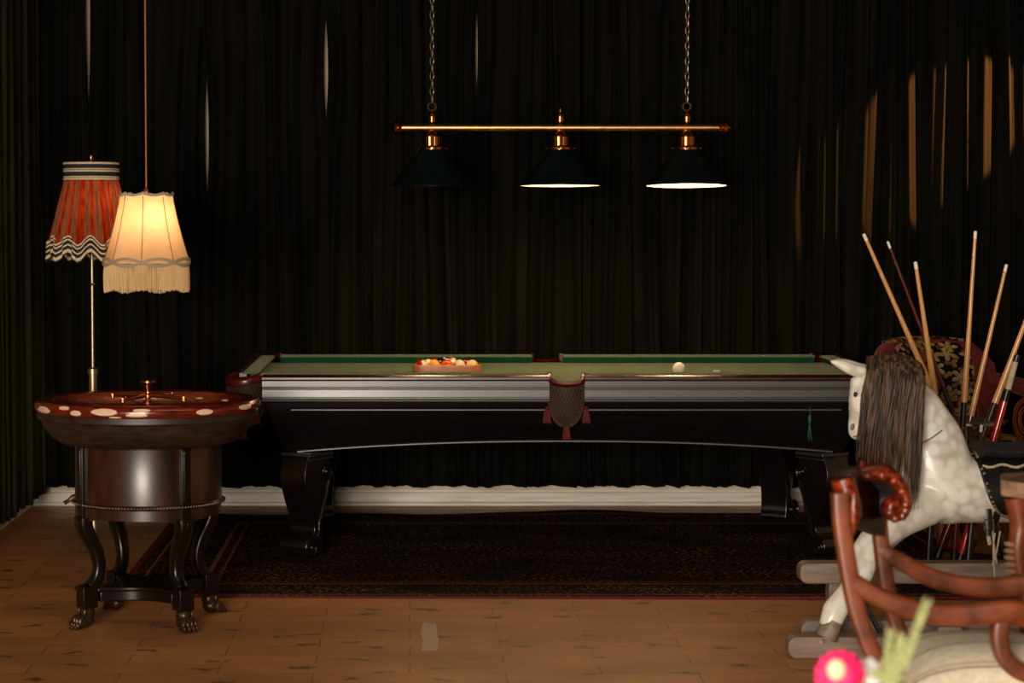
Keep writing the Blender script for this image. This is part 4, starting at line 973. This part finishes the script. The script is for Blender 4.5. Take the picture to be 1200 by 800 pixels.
# stand rails
def railx(px0, px1len, py_top, Y, z0, z1, d, nm='stand_rail', par=hs):
    x0 = X_(px0, Y) - hb_.x; g = G(); r_ = (z1 - z0) * .38
    ol = [(x0 + r_ * (1 - cos(a)), z0 + r_ * (1 - sin(a))) for a in [0]]; n = 6; ol = []
    for q in range(n + 1): a = pi + (pi / 2) * q / n; ol.append((x0 + r_ + r_ * cos(a), z0 + r_ + r_ * sin(a)))
    ol += [(x0 + px1len, z0), (x0 + px1len, z1)]
    for q in range(n + 1): a = pi / 2 + (pi / 2) * q / n; ol.append((x0 + r_ + r_ * cos(a), z1 - r_ + r_ * sin(a)))
    g.prism(ol, Y - hb_.y - d / 2, Y - hb_.y + d / 2, 'y'); return g.build(nm, M['grey_wood'], hs, smooth=30, bevel=.004)
railx(925, 1.62, 750, 7.425, .0, .072, .075)
railx(940, 1.40, 730, 7.66, .0, .084, .075)
railx(938, 1.60, 660, 8.00, .158, .232, .085)
for xx in (X_(972, 8.0) - hb_.x + .0, 1.0):
    g = G().box(xx, xx + .095, 8.0 - hb_.y - .035, 8.0 - hb_.y + .035, .012, .160); g.build('stand_block', M['grey_wood'], hs, smooth=0, bevel=.006)
for xx in (-.28, .70):
    g = G().box(xx, xx + .08, 7.42 - hb_.y, 8.02 - hb_.y, .072, .10); g.build('cross_piece', M['grey_wood'], hs, smooth=0, bevel=.004)
g = G().tube([hp(1013, 706, 7.52), hp(1026, 732, 7.51), hp(1034, 745, 7.50)], .008, 10); g.build('swing_iron', M['cue_black'], hs)

# ------------------------------------------------------------------ carved armchair in the foreground
chb = Vector((X_(1085, 5.0), 5.0, 0))
wc = thing('carved_wooden_armchair', 'red brown wooden armchair with carved scroll top rail and cream striped seat', 'armchair', chb)
def cp_(px, py, Y): return at(px, py, Y) - chb
YN, YFR = 4.80, 5.22
def bar(pts, rad, nm, mat='chair_wood', up=(0, 1, 0), sq=.5, n=20, parent=wc, st=6):
    P = smooth_path(pts, st); N_ = len(P)
    if isinstance(rad, list):
        rr = [];
        for i in range(N_):
            u = i / (N_ - 1) * (len(rad) - 1); k = min(len(rad) - 2, int(u)); rr.append((lerp(rad[k][0], rad[k + 1][0], u - k), lerp(rad[k][1], rad[k + 1][1], u - k)))
    else: rr = [rad] * N_
    return G().tube(P, rr, n, up=up, sq=sq).build(nm, M[mat], parent, smooth=40, bevel=0)
# stiles continue as rear legs
def low(px, py, Y, dx, z): p = cp_(px, py, Y); return Vector((p.x + dx, p.y, z))
bar([cp_(984, 577, YN), cp_(986, 610, YN), cp_(993, 660, YN), cp_(1003, 710, YN), cp_(1018, 755, YN), cp_(1032, 785, YN), low(1032, 785, YN, .03, .35), low(1032, 785, YN, .0, .15), low(1032, 785, YN, -.07, .003)], (.018, .0195), 'stile')
bar([cp_(1029, 598, YFR), cp_(1033, 640, YFR), cp_(1040, 690, YFR), cp_(1052, 735, YFR), cp_(1064, 770, YFR), low(1064, 780, YFR, .02, .35), low(1064, 780, YFR, .0, .15), low(1064, 780, YFR, -.07, .003)], (.018, .0185), 'stile')
# arms
na = bar([cp_(1000, 682, YN), cp_(1020, 694, YN), cp_(1045, 706, YN), cp_(1080, 716, YN), (cp_(1120, 720, YN)), cp_(1160, 717, YN), cp_(1186, 716, YN), cp_(1194, 722, YN), cp_(1192, 733, YN)], [(.018, .020), (.019, .020), (.020, .022), (.020, .024), (.020, .024), (.022, .026), (.022, .026), (.018, .026), (.006, .022)], 'arm')
fa = bar([cp_(1030, 642, YFR), cp_(1042, 650, YFR), cp_(1058, 659, YFR), cp_(1090, 676, YFR), cp_(1130, 686, YFR), cp_(1170, 688, YFR), cp_(1210, 684, YFR), cp_(1232, 688, YFR), cp_(1230, 700, YFR)], [(.018, .018), (.021, .018), (.019, .020), (.015, .022), (.015, .022), (.016, .024), (.018, .024), (.016, .024), (.006, .02)], 'arm')
bar([cp_(1174, 724, YN), cp_(1171, 745, YN), cp_(1176, 768, YN), cp_(1192, 785, YN), cp_(1220, 796, YN), cp_(1238, 815, YN), Vector((cp_(1238, 815, YN).x, YN - chb.y, .38))], (.019, .019), 'arm_support')
bar([cp_(1214, 690, YFR), cp_(1211, 712, YFR), cp_(1217, 735, YFR), cp_(1232, 752, YFR), cp_(1250, 775, YFR), Vector((cp_(1250, 775, YFR).x, YFR - chb.y, .38))], (.018, .018), 'arm_support')
# seat frame, cushion, front legs
sx0, sx1 = cp_(1040, 780, 5).x, cp_(1262, 780, 5).x
g = G().box(sx0, sx1, YN - chb.y - .02, YFR - chb.y + .02, .375, .43); g.build('seat_frame', M['chair_wood'], wc, smooth=0, bevel=.01)
rows = []
for i in range(25):
    u = -1 + i / 12; row = []
    for k in range(25):
        v_ = -1 + k / 12; hgt = .425 + .095 * max(0, (1 - abs(u) ** 3.0)) ** .6 * max(0, (1 - abs(v_) ** 3.0)) ** .6
        row.append((lerp(sx0 + .005, sx1 + .01, (u + 1) / 2), lerp(YN - chb.y - .02, YFR - chb.y + .02, (v_ + 1) / 2), hgt))
    rows.append(row)
rows2 = [[(a, b, .42) for a, b, c2 in r_] for r_ in rows]
g = G().grid(rows).grid(rows2[::-1]); g.build('seat_cushion', M['damask'], wc, smooth=80)
for yy in (YN - chb.y, YFR - chb.y):
    bar([(sx1 - .03, yy, .39), (sx1 - .02, yy, .30), (sx1 - .035, yy, .15), (sx1 - .01, yy, .003)], [(.024, .024), (.022, .022), (.015, .015), (.018, .018)], 'front_leg')
# carved crest: curved rail between the stiles with a volute at each end
a0, a1 = cp_(986, 588, YN), cp_(1034, 592, YFR)
g = G(); rows = []
for i in range(25):
    u = i / 24; p = a0.lerp(a1, u); nrm = Vector((a1.y - a0.y, -(a1.x - a0.x), 0)).normalized(); bow = -.035 * sin(pi * u)
    top = .060 + .020 * cos((u - .5) * 2 * pi * 1.0) ; bot = -.075 + .02 * sin(pi * u)
    c2 = p + nrm * bow; rows.append([tuple(c2 + nrm * q + Vector((0, 0, h_))) for q, h_ in ((-.012, bot), (-.014, top - .01), (0, top + .004), (.012, top - .01), (.014, bot), (-.012, bot))])
g.grid(rows); cr = g.build('top_rail', M['black_wood'], wc, smooth=40)
dirp = (a1 - a0).normalized(); nrm = Vector((a1.y - a0.y, -(a1.x - a0.x), 0)).normalized()
g = G()
# near end lobe (seen edge on, tall and glossy)
g.tube(smooth_path([cp_(992, 632, YN + .03), cp_(995, 615, YN + .03), cp_(995, 595, YN + .03), cp_(991, 575, YN + .03), cp_(987, 560, YN + .03)], 5), [(lerp(.006, .026, min(1, q / 8)) , lerp(.006, .030, min(1, q / 8))) for q in range(21)], 14)
G().ell(cp_(994, 553, YN + .06), (.030, .05, .012), 16, 10, rot=Euler((0, R(-8), 0)).to_matrix()).build('crest_cap', M['dark_wood'], cr, smooth=60)
g.ell(cp_(1000, 600, YN + .0), (.010, .012, .052), 12, 10)
g.build('end_scroll', M['chair_carved'], cr, smooth=60)
YV = YFR - .05; g = G()
arc = smooth_path([cp_(x_, y_, YV) for x_, y_ in ((1007, 556), (1018, 553), (1034, 553), (1047, 560), (1056, 574), (1059, 590), (1054, 601), (1045, 602), (1040, 594), (1044, 587), (1050, 589))], 5)
n_ = len(arc); g.tube(arc, [(lerp(.021, .015, q / n_), lerp(.05, .034, q / n_)) for q in range(n_)], 14, up=(0, 0, 1) if False else None)
for q in range(4, 40, 5):
    p = arc[q]; g.ell(p + Vector((-.004, -.046, -.004)), (.011, .006, .008), 12, 8, rot=Euler((0, R(q * 9), 0)).to_matrix())
g.ell(cp_(1010, 548, YV), (.008, .014, .018), 10, 8)
g.build('end_scroll', M['chair_carved'], cr, smooth=60)
ol = [cp_(x_, y_, YV + .02) for x_, y_ in ((1004, 558), (1035, 558), (1050, 568), (1055, 590), (1045, 603), (1020, 606), (1004, 600))]
g = G().prism([(p.x, p.z) for p in ol], ol[0].y - .012, ol[0].y + .012, 'y'); g.build('crest_board', M['black_wood'], cr, smooth=30, bevel=.006)

# ------------------------------------------------------------------ pedestal table at the right edge
tb = Vector((X_(1262, 5.9), 5.9, 0)); pdt = thing('pedestal_table', 'small wooden pedestal table with pale edged top, cut by the right frame edge', 'table', tb, R(8))
zt3 = at(1180, 566, 5.8).z
def ngon(r_, n=8, a0=pi / 8): return [(r_ * cos(a0 + 2 * pi * k / n), r_ * sin(a0 + 2 * pi * k / n)) for k in range(n)]
g = G().prism(ngon(.205, 8, 0), zt3 - .042, zt3, 'z'); g.build('table_top', simple('pale_waxed_oak', srgb(166, 132, 106), .4, c2=srgb(120, 88, 66), scale=(8, 8, 20)), pdt, smooth=0, bevel=.004)
g = G()
for k in range(4):
    a = pi / 2 * k + R(180); P = smooth_path([(.165 * cos(a), .165 * sin(a), zt3 - .045), (.150 * cos(a), .150 * sin(a), zt3 - .12), (.155 * cos(a), .155 * sin(a), zt3 - .20), (.125 * cos(a), .125 * sin(a), zt3 - .38), (.13 * cos(a), .13 * sin(a), .2), (.18 * cos(a), .18 * sin(a), .004)], 5)
    g = G().tube(P, [lerp(.030, .018, i / (len(P) - 1)) for i in range(len(P))], 12)
    for q in range(5): zc_ = zt3 - .17 - q * .018; g.ell((.172 * cos(a), .172 * sin(a), zc_), (.022, .020, .008), 10, 6, mi=1)
    g.build('leg', [M['chair_wood'], simple('pale_carved_oak', srgb(160, 126, 100), .5)], pdt, smooth=60)
g = G().lathe([(.12, .28), (.125, .29), (.12, .30)], 24); g.build('lower_shelf', M['chair_wood'], pdt)

# ------------------------------------------------------------------ flowers on a side table nearest the camera
VY = 3.0; vb = Vector((X_(1012, VY), VY, 0)); zt4 = .70
stb = thing('side_table', 'small dark round side table just under the frame, carrying the vase of flowers', 'table', (vb.x, vb.y, 0))
g = G().lathe([(.0, zt4 - .025), (.19, zt4 - .025), (.20, zt4 - .018), (.20, zt4 - .006), (.19, zt4), (0, zt4)], 40, cap=False); g.build('table_top', M['dark_wood'], stb)
g = G().lathe([(.14, 0), (.145, .015), (.04, .04), (.022, .08), (.03, .3), (.02, .5), (.04, zt4 - .025)], 24); g.build('pedestal', M['dark_wood'], stb)
vs = thing('flower_vase', 'low glazed vase standing on the side table, holding pink and white flowers', 'vase', (vb.x, vb.y, zt4))
g = G().lathe([(.035, 0), (.05, .01), (.055, .04), (.04, .07), (.032, .085), (.036, .092), (.031, .090), (.028, .07), (0, .02)], 28); g.build('vessel', M['glass_vase'], vs)
def flower(px, py, Y, rad, mats, label, petals, cat='flower'):
    c = at(px, py, Y); base_ = Vector((vb.x, vb.y, zt4 + .05)); f = thing('flower', label, cat, base_); L = c - base_
    P = smooth_path([(0, 0, 0), (L.x * .3, L.y * .3, L.z * .5), (L.x, L.y, L.z - rad * .4)], 5); G().tube(P, .0025, 6).build('stem', M['leaf_pale'], f)
    g = G(); rnd = random.Random(int(px))
    for ring_, (rr_, tl, cnt) in enumerate(((.95, .1, petals), (.7, .45, petals), (.42, .75, petals - 4))):
        for k in range(cnt):
            a = 2 * pi * k / cnt + ring_ * .3; ctr = L + Vector((cos(a) * rad * rr_ * .62, -rad * .45 * tl, sin(a) * rad * rr_ * .62))
            g.ell(ctr, (rad * .40, rad * .14, rad * .30), 10, 6, rot=Euler((R(15), -a, 0)).to_matrix())
    g.build('petals', mats[0], f, smooth=180)
    g = G().ell(L + Vector((-rad * .22, -rad * .5, rad * .28)), (rad * .36, rad * .22, rad * .40), 14, 10); g.build('flower_head', mats[1], f, smooth=180)
flower(984, 790, 3.0, .036, (M['pink'], M['peach']), 'vivid pink flower with a pale peach centre, lowest left', 13)
flower(1015, 789, 3.05, .024, (M['white_petal'], M['white_petal']), 'small white flower right of the pink one', 10)
def frond(pts, label, seed):
    base_ = Vector((vb.x, vb.y, zt4 + .05)); P = [Vector((0, 0, 0))] + [at(x_, y_, 3.0) - base_ for x_, y_ in pts]; P = smooth_path(P, 8); g = G(); g.tube(P, [.003 * (1 - .7 * i / len(P)) for i in range(len(P))], 6); rnd = random.Random(seed)
    n_ = len(P)
    for i in range(int(n_ * .35), n_, 2):
        for s_ in (-1, 1):
            d = (P[min(i + 1, n_ - 1)] - P[i - 1]).normalized(); sd_ = d.cross(Vector((0, 1, 0))).normalized() * s_; q = P[i]; ln = .016 * (1 - .5 * (i / n_))
            e1 = q + d * ln * 1.5 + sd_ * ln * .45 + Vector((0, rnd.uniform(-.004, .004), 0)); g.tube([q, q.lerp(e1, .5) + sd_ * .002, e1], [.0016, .003, .0006], 6, flat=.5)
    return tag(g.build('foliage_sprig', M['leaf_pale'], smooth=180, loc=base_), label, 'foliage', 'pale green sprigs in the vase')
frond([(1048, 800), (1062, 770), (1075, 735), (1085, 708)], 'tallest pale green sprig, its tip over the chair arm', 1)
frond([(1040, 800), (1050, 775), (1056, 750)], 'pale green sprig in the middle, before the cream seat', 2)
frond([(1036, 805), (1040, 780), (1043, 745)], 'shortest upright pale green sprig beside the white flower', 3)
frond([(1040, 808), (1048, 795), (1028, 790)], 'drooping pale green sprig at the bottom edge', 4)
